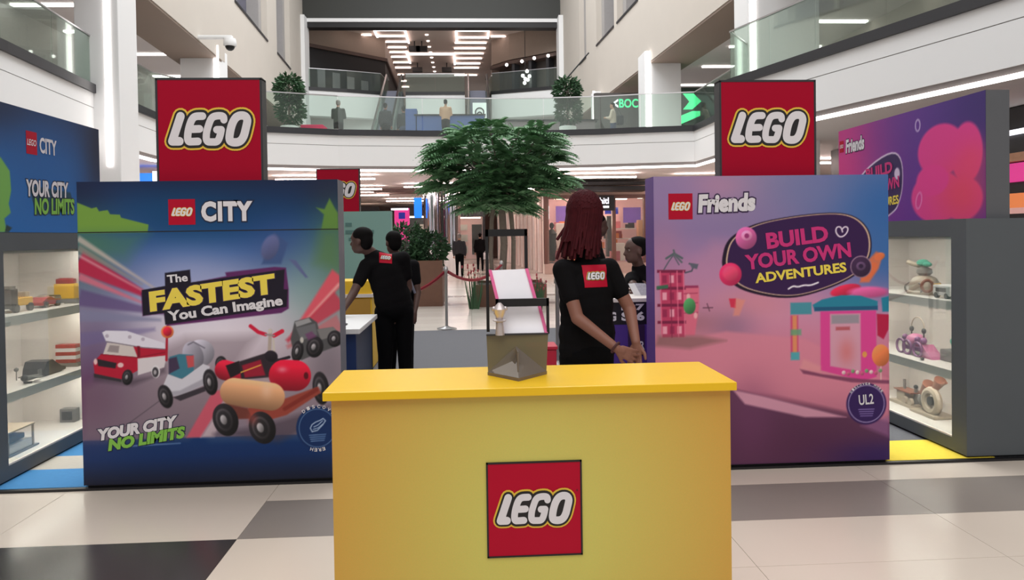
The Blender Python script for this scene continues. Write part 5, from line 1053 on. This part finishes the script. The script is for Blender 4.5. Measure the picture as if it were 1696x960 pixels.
MB().sph((3.64,5.86,z+.11), (.07,.1,.06), 10, 6).build('cabin', M['t_pink'], t, smooth=True); MB().torus((3.64,5.84,z+.22), .085, .005, 'x', 16, 5, 0, PI).build('arch', M['t_tan'], t)
for y in (5.76,5.925): MB().cyl((3.64,y,z+.12),(3.64,y,z+.22),.006).build('post', M['t_dark'], t); MB().sph((3.64,y,z+.2), (.018,.018,.024)).build('lantern', M['t_dark'], t, smooth=True)
for y in (5.7,5.78,5.95): MB().sph((3.6,y,z+.13), .026, 8, 5).build('finial', M['t_pur'], t, smooth=True)
MB().prism_ax([(5.56,z),(5.72,z),(5.7,z+.1)], 3.58, 3.68, 'x').build('shaft', M['t_pink'], t)
t = toy('toy_garden', 'teal and grey toy garden piece on the middle right shelf', 3.74,5.42,z); MB().box(3.64,3.84,5.3,5.56,z,z+.09).build('base', M['t_grey'], t, bevel=.01)
for (dx,dy,dz) in ((0,0,.16),(.03,.08,.13),(-.03,-.06,.14)): MB().sph((3.72+dx,5.44+dy,z+dz), (.05,.06,.03), 8, 5, Euler((.5,.3,0)).to_matrix()).build('leaf', M['t_teal'], t, smooth=True)
MB().box(3.7,3.8,5.32,5.4,z+.09,z+.12).build('step', M['t_grey'], t)
t = toy('toy_ball', 'tiny dark toy ball at the edge of the middle right shelf', 3.5,5.56,z); MB().sph((3.5,5.56,z+.014), .014, 10, 6).build('ball', M['t_dark'], t, smooth=True); MB().box(3.49,3.51,5.55,5.57,z,z+.003).build('plate', M['t_dark'], t)
z = .13
t = toy('toy_train', 'beige toy train on a base plate on the bottom right shelf', 3.66,6.0,z); MB().box(3.58,3.76,5.84,6.16,z,z+.025).build('base_plate', M['t_tan'], t, bevel=.006); MB().box(3.62,3.72,6.0,6.12,z+.025,z+.11).build('engine', M['t_tan'], t, bevel=.012); MB().box(3.61,3.73,5.9,6.14,z+.11,z+.12).build('deck', M['t_brown'], t); MB().cyl((3.67,6.08,z+.12),(3.67,6.08,z+.2),.012).build('chimney', M['t_grey'], t); MB().cyl((3.67,5.92,z+.025),(3.67,5.92,z+.15),.02,.014).build('tank', M['t_grey'], t); wheels(t,3.6,3.74,(5.88,5.96),z+.02,.03,'t_tan'); MB().sph((3.67,5.92,z+.165), .018).build('dome', M['t_dark'], t)
t = toy('toy_gramophone', 'beige toy horn machine with a round drum on the bottom right shelf', 3.62,5.62,z); MB().box(3.54,3.72,5.48,5.8,z,z+.025).build('base_plate', M['t_tan'], t, bevel=.006); MB().torus((3.6,5.6,z+.12), .085, .03, 'x', 20, 8).build('drum', M['t_tan'], t); MB().cyl((3.58,5.6,z+.12),(3.63,5.6,z+.12),.035).build('hub', M['t_dark'], t)
MB().cyl((3.62,5.74,z+.15),(3.62,5.66,z+.24),.03,.05).build('crate', M['t_brown'], t); MB().cyl((3.62,5.6,z+.2),(3.62,5.52,z+.3),.02,.045).build('horn', M['t_brown'], t); MB().cyl((3.62,5.52,z+.26),(3.6,5.42,z+.30),.012,.01).build('beak', M['t_brown'], t); MB().torus((3.62,5.54,z+.34), .06, .007, 'x', 12, 5, .3, 2.4).build('crest', M['t_tan'], t); MB().sph((3.62,5.72,z+.1), (.04,.08,.06), 8, 6).build('body', M['t_grey'], t, smooth=True)
# ================================================================ people
M['skin'] = mat('skin_brown', (136,90,74), .55, vary=.06, scale=12); M['skin_dark'] = mat('skin_dark', (84,58,50), .55, vary=.06, scale=12); M['skin_tan'] = mat('skin_tan', (176,132,112), .55, vary=.06)
M['cloth'] = mat('black_cotton', (15,14,16), .9, vary=.15, scale=20, bump=.15, spec=.12); M['pants'] = mat('black_trousers', (11,11,13), .9, vary=.15, scale=20, spec=.1); M['hair'] = mat('black_hair', (13,11,11), .8, vary=.2, scale=30, spec=.12); M['hair_red'] = mat('dark_red_hair', (66,17,24), .75, vary=.35, scale=30, spec=.15); M['shoe'] = mat('shoe', (30,28,30), .5)
def V3(*a): return Vector(a)
def head_prims(c, fwd, s=1.0):          # skull, jaw, nose, ears, brow, lips
    c = Vector(c); f = Vector((fwd[0],fwd[1],0)).normalized(); up = Vector((0,0,1)); sd = f.cross(up); a = math.atan2(f.y,f.x)-PI/2
    e = lambda p, r: ('e', p, tuple(x*s for x in r), (0,0,a))
    P = [e(c+up*.03*s, (.075,.095,.088)), e(c+f*.02*s-up*.045*s, (.058,.072,.07)), e(c+f*.055*s-up*.088*s, (.03,.028,.024)),
         ('c', c+f*.088*s+up*.005*s, .010*s, c+f*.108*s-up*.032*s, .014*s), e(c+f*.086*s-up*.062*s, (.024,.012,.007)), e(c+f*.085*s-up*.074*s, (.022,.012,.007)), e(c+f*.084*s+up*.028*s, (.05,.014,.01))]
    for q in (-1,1): P.append(e(c+sd*q*.076*s-up*.012*s-f*.008*s, (.012,.022,.032)))
    return P, f, sd, up
def face_parts(body, c, f, sd, up, s, parent, hair_m):
    c = Vector(c)
    for q in (-1,1):
        p = c+f*.0745*s+sd*q*.031*s+up*.004*s
        ey = MB().sph(p, .0115*s, 10, 6).build('eye', mat('eye_white', (120,106,98), .4), parent, smooth=True); MB().sph(p+f*.0075*s, .0062*s, 8, 5).build('iris', M['ink_black'], ey, smooth=True)
        MB().cyl(p+up*.02*s-sd*.014*s+f*.008*s, p+up*.02*s+sd*.016*s+f*.006*s, .0035*s, .003*s, 6).build('eyebrow', hair_m, parent)
def hand_prims(w, d, nrm, s=1.0, curl=.35):   # wrist, direction, palm normal: palm, four fingers, thumb
    w = Vector(w); d = Vector(d).normalized(); n = Vector(nrm); n = (n-d*n.dot(d)).normalized(); sd = d.cross(n); P = []
    P.append(('c', w, .024*s, w+d*.035*s, .022*s))
    for i in range(4): P.append(('c', w+d*.03*s+sd*(i-1.5)*.012*s, .014*s, w+d*.085*s+sd*(i-1.5)*.019*s, .0115*s))
    for i, L in enumerate((.066,.078,.073,.056)):
        a = w+d*.088*s+sd*(i-1.5)*.0205*s; fd = (d+sd*(i-1.5)*.11).normalized(); b = a+(fd*math.cos(curl)+n*math.sin(curl))*L*.5*s; c = b+(fd*math.cos(curl*2.2)+n*math.sin(curl*2.2))*L*.5*s
        P += [('c',a,.0088*s,b,.0082*s),('c',b,.0082*s,c,.0072*s)]
    a = w+d*.03*s-sd*.028*s; b = a+(d*.7-sd*.6+n*.3).normalized()*.04*s; c = b+(d*.9-sd*.2+n*.3).normalized()*.032*s
    P += [('c',w+d*.012*s-sd*.012*s,.017*s,a,.014*s),('c',a,.0125*s,b,.0105*s),('c',b,.0105*s,c,.0085*s)]
    return P
def person(label, J, fwd, skin, shirt, trous, hairm, voxel=.012, s=1.0, hands=True, group=None, hair=True, sleeve=.62, palm=None, shoes=True, skirt=False):
    """J: head, neck, chest, hips, shoulders sl sr, elbows el er, wrists wl wr, hipsj hl hr, knees kl kr, feet fl fr"""
    base = (J['hips'][0], J['hips'][1], min(J['fl'][2], J['fr'][2])-.06*s if 'fl' in J else J['hips'][2])
    r = root('person', label, 'person', base, group)
    g = {k: Vector(v) for k, v in J.items()}
    hp, f, sd, up = head_prims(g['head'], fwd, s)
    ax = (g['sr']-g['sl']); yaw = math.atan2(ax.y, ax.x)
    def torso(k):
        mid = (g['chest']+g['hips'])/2; P = [('e', g['chest'], (.165*s*k,.105*s*k,.17*s), (0,0,yaw)), ('e', mid, (.158*s*k,.108*s*k,.2*s), (0,0,yaw)), ('e', g['hips'], (.172*s*k,.112*s*k,.13*s), (0,0,yaw)), ('e', mid.lerp(g['hips'],.5), (.17*s*k,.112*s*k,.17*s), (0,0,yaw)), ('e', mid.lerp(g['chest'],.5), (.162*s*k,.108*s*k,.17*s), (0,0,yaw))]
        for a in ('sl','sr'): P.append(('c', g['chest']+Vector((0,0,.10*s)), .07*s*k, g[a], .062*s*k))
        return P
    body = hp+[('c', g['neck'], .052*s, g['head']-up*.05*s, .05*s)]+torso(.88)+[('c', g['neck'], .05*s, g['chest'], .06*s)]
    for q in ('l','r'):
        body += [('c', g['s'+q], .046*s, g['e'+q], .038*s), ('c', g['e'+q], .039*s, g['w'+q], .026*s)]
        if hands:
            d = (g['w'+q]-g['e'+q]); pn = palm[q] if palm and q in palm else f; dd = palm.get('d'+q, d) if palm else d; body += hand_prims(g['w'+q], dd, pn, s)
        if 'k'+q in g: body += [('c', g['h'+q], .07*s, g['k'+q], .05*s), ('c', g['k'+q], .05*s, g['f'+q], .035*s), ('c', g['f'+q], .032*s, g['f'+q]+f*.1*s-up*.02*s, .028*s)]
    remesh('body', body, skin, r, voxel, 3 if voxel > .007 else 2)
    sh = torso(1.06)+[('c', g['neck']-up*.025*s, .066*s, g['chest']+up*.1*s, .085*s)]
    for q in ('l','r'):
        e = g['s'+q].lerp(g['e'+q], sleeve); sh.append(('c', g['s'+q], .066*s, e, .056*s))
        if sleeve >= 1: sh.append(('c', g['e'+q], .055*s, g['e'+q].lerp(g['w'+q],.92), .042*s))
    remesh('shirt', sh, shirt, r, voxel*1.2, 4)
    if 'kl' in g:
        tr = [('e', g['hips']-up*.02*s, (.172*s,.125*s,.12*s), (0,0,yaw))]
        for q in ('l','r'): tr += [('c', g['h'+q], .092*s, g['k'+q], .068*s), ('c', g['k'+q], .068*s, g['f'+q]+up*.03*s, .052*s)]
        remesh('trousers', tr, trous, r, voxel*1.3, 4)
        if shoes:
            for q in ('l','r'): remesh('shoe', [('c', g['f'+q]-up*.015*s-f*.03*s, .045*s, g['f'+q]+f*.13*s-up*.025*s, .036*s)], M['shoe'], r, voxel*1.2, 3)
    if hair:
        c = g['head']; a = math.atan2(f.y,f.x)-PI/2
        remesh('hair', [('e', c+up*.048*s-f*.012*s, (.082*s,.1*s,.082*s), (0,0,a)), ('e', c-f*.045*s-up*.0*s, (.074*s,.062*s,.085*s), (0,0,a))], hairm, r, voxel*1.2, 2)
    if voxel < .014: face_parts(r, g['head'], f, sd, up, s, r, hairm)
    return r, g, f, sd, up
class SurfPlane(Plane):                 # print plane that drapes onto a mesh
    def drape(s, obj, off):
        from mathutils.bvhtree import BVHTree
        me = obj.data; s.off = Vector(off); s.t = BVHTree.FromPolygons([v.co for v in me.vertices], [tuple(p.vertices) for p in me.polygons]); return s
    def at(s, x, y, lift=0):
        p = Plane.at(s, x, y, 0); h = s.t.ray_cast(p+s.n*.3-s.off, -s.n, 1.0)[0]
        return (h+s.off if h is not None else p)+s.n*(lift+.003)
def back_patch(r, p, n, up, w, h):      # square logo patch on the back of a shirt
    p = Vector(p); n = Vector(n).normalized(); ux = Vector((0,0,1)).cross(n); ux.normalize(); up = n.cross(ux).normalized(); ux = -ux if ux.x < 0 else ux
    sh = [o for o in r.children if o.name.startswith('shirt')][0]
    pl = SurfPlane(p+up*h/2-ux*w/2, ux, -up, n, 40, 50, w/910, h/855).drape(sh, r['org'])
    N = 8; vs = [pl.at(40+910*i/N, 50+855*j/N) for j in range(N+1) for i in range(N+1)]
    k = MB().add(vs, [(j*(N+1)+i, j*(N+1)+i+1, (j+1)*(N+1)+i+1, (j+1)*(N+1)+i) for j in range(N) for i in range(N)]).build('logo_patch', M['ink_red'], r, smooth=True)
    stroke_mesh(pl, sum(LOGO, []), 62, .003, 8).build('patch_outline', M['ink_lemon'], k); stroke_mesh(pl, sum(LOGO, []), 50, .0045, 8).build('patch_black', M['ink_black'], k); stroke_mesh(pl, sum(LOGO, []), 32, .006, 8).build('patch_lettering', M['ink_white'], k)

# staff member with dark red dreadlocks, back to the camera, hands clasped behind
J = dict(head=(.70,4.36,1.69), neck=(.685,4.33,1.50), chest=(.675,4.32,1.27), hips=(.68,4.33,.93), sl=(.535,4.27,1.395), sr=(.815,4.34,1.395), el=(.60,4.17,1.125), er=(.93,4.31,1.155), wl=(.80,4.05,.965), wr=(.925,4.13,.985),
         hl=(.6,4.33,.88), hr=(.75,4.34,.88), kl=(.6,4.32,.48), kr=(.75,4.33,.48), fl=(.6,4.34,.075), fr=(.75,4.35,.075))
r, g, f, sd, up = person('staff member with dark red dreadlocks in black polo, hands clasped behind', J, (.45,.9), M['skin'], M['cloth'], M['pants'], M['hair_red'], .0052, .98, True, None, False, .55,
    {'l': (.1,.95,-.1), 'r': (-.2,-.9,0), 'dl': (.85,.12,-.42), 'dr': (-.08,-.05,-1)})
c = Vector(J['head']); hr = [('e', c+Vector((-.02,-.02,.06)), (.095,.115,.105)), ('e', c+Vector((-.045,-.05,-.02)), (.09,.09,.12)), ('e', c+Vector((-.06,-.05,-.10)), (.06,.06,.09))]
remesh('hair', hr, M['hair_red'], r, .009, 2)
dl = MB()
for i in range(150):
    a = 1.75+4.3*((i*0.618) % 1); t = ((i*37) % 150)/150; L = .04+.14*rng.rand(); cc_ = c+Vector((-.025,-.02,.045)); pts = []
    for k in range(6):
        th = math.radians(8+55*t*.6+k*(98-8-55*t*.6)/5); q = 1.0+.06*rng.rand()
        pts.append(cc_+Vector((.098*q*math.sin(th)*math.cos(a), .118*q*math.sin(th)*math.sin(a), .118*q*math.cos(th))))
    e = pts[-1]; pts += [e+Vector((-.012,0,-.07)), e+Vector((-.03+.014*rng.normal(), .01*rng.normal(), -.09-L))]
    dl.tube(pts, .0098, 5)
dl.build('dreadlocks', M['hair_red'], r)
MB().torus((0,0,0), .032, .007, 'z', 18, 6).build('bracelet', mat('brown_bracelet', (74,36,36), .6), r)
bobj = [o for o in r.children if o.name.startswith('bracelet')][0]; dv = (Vector(J['wl'])-Vector(J['el'])).normalized(); bobj.location = Vector(J['wl'])-dv*.01-Vector(r['org']); bobj.data.transform(Matrix.Translation(Vector(r['org']))); bobj.rotation_euler = dv.to_track_quat('Z','Y').to_euler()
MB().torus((.69,4.325,1.485), .062, .018, 'z', 20, 8).build('collar', M['cloth'], r, smooth=True)
back_patch(r, (.735,4.185,1.362), (.30,-1,.06), None, .15, .13)

# man bending over the white table
J = dict(head=(-1.0,6.86,1.57), neck=(-.92,6.92,1.46), chest=(-.80,6.98,1.26), hips=(-.72,7.02,.95), sl=(-.96,6.86,1.34), sr=(-.64,7.06,1.40), el=(-1.06,6.72,1.10), er=(-.60,7.12,1.12), wl=(-1.13,6.55,.96), wr=(-.66,7.05,.90),
         hl=(-.82,7.0,.9), hr=(-.64,7.04,.9), kl=(-.82,7.02,.48), kr=(-.64,7.06,.48), fl=(-.84,7.02,.075), fr=(-.63,7.06,.075))
r, g, f, sd, up = person('man in black polo bending over the white table at left, red logo on his back', J, (-.8,.35), M['skin_dark'], M['cloth'], M['pants'], M['hair'], .011, 1.04, True, None, False, .6, {'l': (0,0,-1), 'dl': (-.5,-.5,-.45)})
remesh('hair', [('e', Vector(J['head'])+Vector((.015,-.01,.055)), (.095,.085,.075)), ('e', Vector(J['head'])+Vector((.045,-.02,.0)), (.065,.075,.085))], M['hair'], r, .012, 2)
back_patch(r, (-.782,6.845,1.43), (.10,-1,.35), None, .115, .105)
# second man close behind him with a bag strap
J = dict(head=(-.80,7.72,1.54), neck=(-.78,7.76,1.40), chest=(-.76,7.78,1.18), hips=(-.76,7.8,.88), sl=(-.94,7.74,1.30), sr=(-.60,7.8,1.30), el=(-.96,7.62,1.04), er=(-.56,7.76,1.02), wl=(-.9,7.45,.92), wr=(-.58,7.64,.84),
         hl=(-.85,7.8,.85), hr=(-.68,7.8,.85), kl=(-.85,7.78,.45), kr=(-.68,7.8,.45), fl=(-.86,7.8,.075), fr=(-.67,7.82,.075))
r, g, f, sd, up = person('second man in black behind the bending man, grey bag strap over his shoulder', J, (-.5,.8), M['skin_dark'], M['cloth'], M['pants'], M['hair'], .014, 1.0, True, None, True, .6)
MB().tube([(-.70,7.66,1.36),(-.64,7.63,1.2),(-.58,7.66,1.02)], .014, 6).build('bag_strap', mat('grey_strap', (120,120,134), .6), r)
# seated man reading at the right, profile to the left
J = dict(head=(1.46,6.5,1.45), neck=(1.5,6.55,1.31), chest=(1.56,6.6,1.10), hips=(1.62,6.75,.75), sl=(1.42,6.48,1.20), sr=(1.66,6.78,1.20), el=(1.40,6.34,1.16), er=(1.6,6.5,1.14), wl=(1.36,6.14,1.14), wr=(1.5,6.25,1.14),
         hl=(1.55,6.7,.7), hr=(1.7,6.8,.7), kl=(1.3,6.55,.55), kr=(1.42,6.7,.52), fl=(1.34,6.62,.075), fr=(1.46,6.78,.075))
r, g, f, sd, up = person('seated man in black looking down at a booklet beside the purple panel edge', J, (-1,-.25), M['skin_dark'], M['cloth'], M['pants'], M['hair'], .010, 1.0, True, None, False, .7)
remesh('hair', [('e', Vector(J['head'])+Vector((.025,0,.065)), (.095,.082,.062)), ('e', Vector(J['head'])+Vector((.06,.01,.02)), (.055,.076,.075))], M['hair'], r, .012, 2)
s_ = root('stool', 'dark stool under the seated man at right', 'stool', (1.66,6.85,.012)); MB().lathe([(.2,.56),(.2,.62),(.18,.63)], (1.68,6.9,0), 20).build('seat', M['dark'], s_); MB().cyl((1.68,6.9,.05),(1.68,6.9,.56),.03).build('column', M['steel'], s_); MB().lathe([(.2,.012),(.2,.03),(.04,.05)], (1.68,6.9,0), 20).build('base', M['steel'], s_)
# man in black half hidden behind the staff member
J = dict(head=(1.10,6.25,1.64), neck=(1.08,6.25,1.48), chest=(1.07,6.26,1.26), hips=(1.07,6.27,.92), sl=(1.06,6.08,1.38), sr=(1.06,6.43,1.38), el=(1.10,6.02,1.12), er=(1.10,6.48,1.12), wl=(1.16,6.1,.98), wr=(1.16,6.4,.98), hl=(1.07,6.19,.88), hr=(1.07,6.35,.88), kl=(1.07,6.19,.46), kr=(1.07,6.35,.46), fl=(1.06,6.19,.075), fr=(1.06,6.35,.075))
if True:
    for k in J: J[k] = (J[k][0]-.02, J[k][1]+1.2, J[k][2]+.05 if k[0] not in 'kf' else J[k][2])
    for k in J: J[k] = (J[k][0]+.21, J[k][1], J[k][2])
    person('man in black standing just behind the staff member with dreadlocks', J, (1,.1), M['skin_dark'], M['cloth'], M['pants'], M['hair'], .014, 1.0, True, None, True, 1.0)
# passers by
def stand(x, y, z, h, fwd, label, shirt, trous, skin, hairm, arms=0, voxel=.022):
    s = h/1.75; f = Vector((fwd[0],fwd[1],0)).normalized(); sd = f.cross(Vector((0,0,1)))
    def P(a, b, c): q = Vector((x,y,z))+sd*a*s+f*b*s+Vector((0,0,c*s)); return tuple(q)
    J = dict(head=P(0,.02,1.61), neck=P(0,0,1.47), chest=P(0,0,1.25), hips=P(0,0,.94), sl=P(-.18,0,1.38), sr=P(.18,0,1.38), el=P(-.24,-.02,1.1), er=P(.24,-.02,1.1), wl=P(-.22,.06,.86), wr=P(.22,.06,.86), hl=P(-.09,0,.9), hr=P(.09,0,.9), kl=P(-.1,.04,.5), kr=P(.1,-.02,.5), fl=P(-.1,.02,.075), fr=P(.1,-.08,.075))
    if arms: J['el'] = P(-.22,.06,1.12); J['er'] = P(.22,.06,1.12); J['wl'] = P(-.1,.26,1.15); J['wr'] = P(.1,.26,1.15)
    return person(label, J, fwd, skin, shirt, trous, hairm, voxel, s, True, None, True, 1.0)
M['jacket'] = mat('dark_green_jacket', (44,50,44), .8, vary=.1); M['tan_shirt'] = mat('tan_shirt', (190,150,124), .8); M['blue_coat'] = mat('dark_coat', (34,34,40), .8); M['denim'] = mat('denim', (58,66,92), .8); M['cream'] = mat('cream_top', (196,180,166), .8); M['grey_hair'] = mat('grey_hair', (120,114,110), .8)
r,*_ = stand(-.43,28.4,0,1.72,(0.05,1),'older man in a dark jacket walking away beyond the stanchion',M['blue_coat'],M['pants'],M['skin_tan'],M['grey_hair'])
r,*_ = stand(.42,33,0,1.75,(.05,1),'person in black with a white bag walking away beyond the older man',M['cloth'],M['pants'],M['skin_tan'],M['hair'])
bg_ = root('shopping_bag', 'white shopping bag carried by the far walker in black', 'bag', (.68,32.95,.55)); MB().box(.56,.8,32.88,33.0,.55,.85).build('body', M['white'], bg_, bevel=.01); MB().torus((.68,32.94,.85), .07, .008, 'y', 14, 6, 0, PI).build('handle', M['white'], bg_)
stand(-4.68,27,4.78,1.8,(.1,1),'grey haired man in dark green jacket standing on the far bridge',M['jacket'],M['pants'],M['skin_tan'],M['grey_hair'],1)
stand(-3.0,27.0,4.78,1.68,(.3,1),'left of two people in dark clothes by the escalator on the far bridge',M['blue_coat'],M['pants'],M['skin'],M['hair']); stand(-2.4,27.6,4.78,1.66,(-.4,1),'right of two people in dark clothes by the escalator on the far bridge',M['blue_coat'],M['denim'],M['skin'],M['hair'])
stand(-.78,25.35,4.78,1.5,(.1,1),'man in a tan shirt leaning on the blue reception desk',M['tan_shirt'],M['pants'],M['skin_tan'],M['hair'],1)
stand(5.3,27,4.78,1.66,(-.9,.4),'woman in a cream top with a dark bag on the right of the bridge',M['cream'],M['denim'],M['skin_tan'],M['hair'],1)
hb = root('shoulder_bag', 'dark shoulder bag on the woman at the right of the bridge', 'bag', (5.5,26.8,5.5)); MB().box(5.38,5.62,26.62,26.76,5.55,5.9).build('body', M['blue_coat'], hb, bevel=.04); MB().tube([(5.42,26.72,5.9),(5.44,26.85,6.2),(5.58,26.72,5.9)], .012, 6).build('strap', M['blue_coat'], hb)
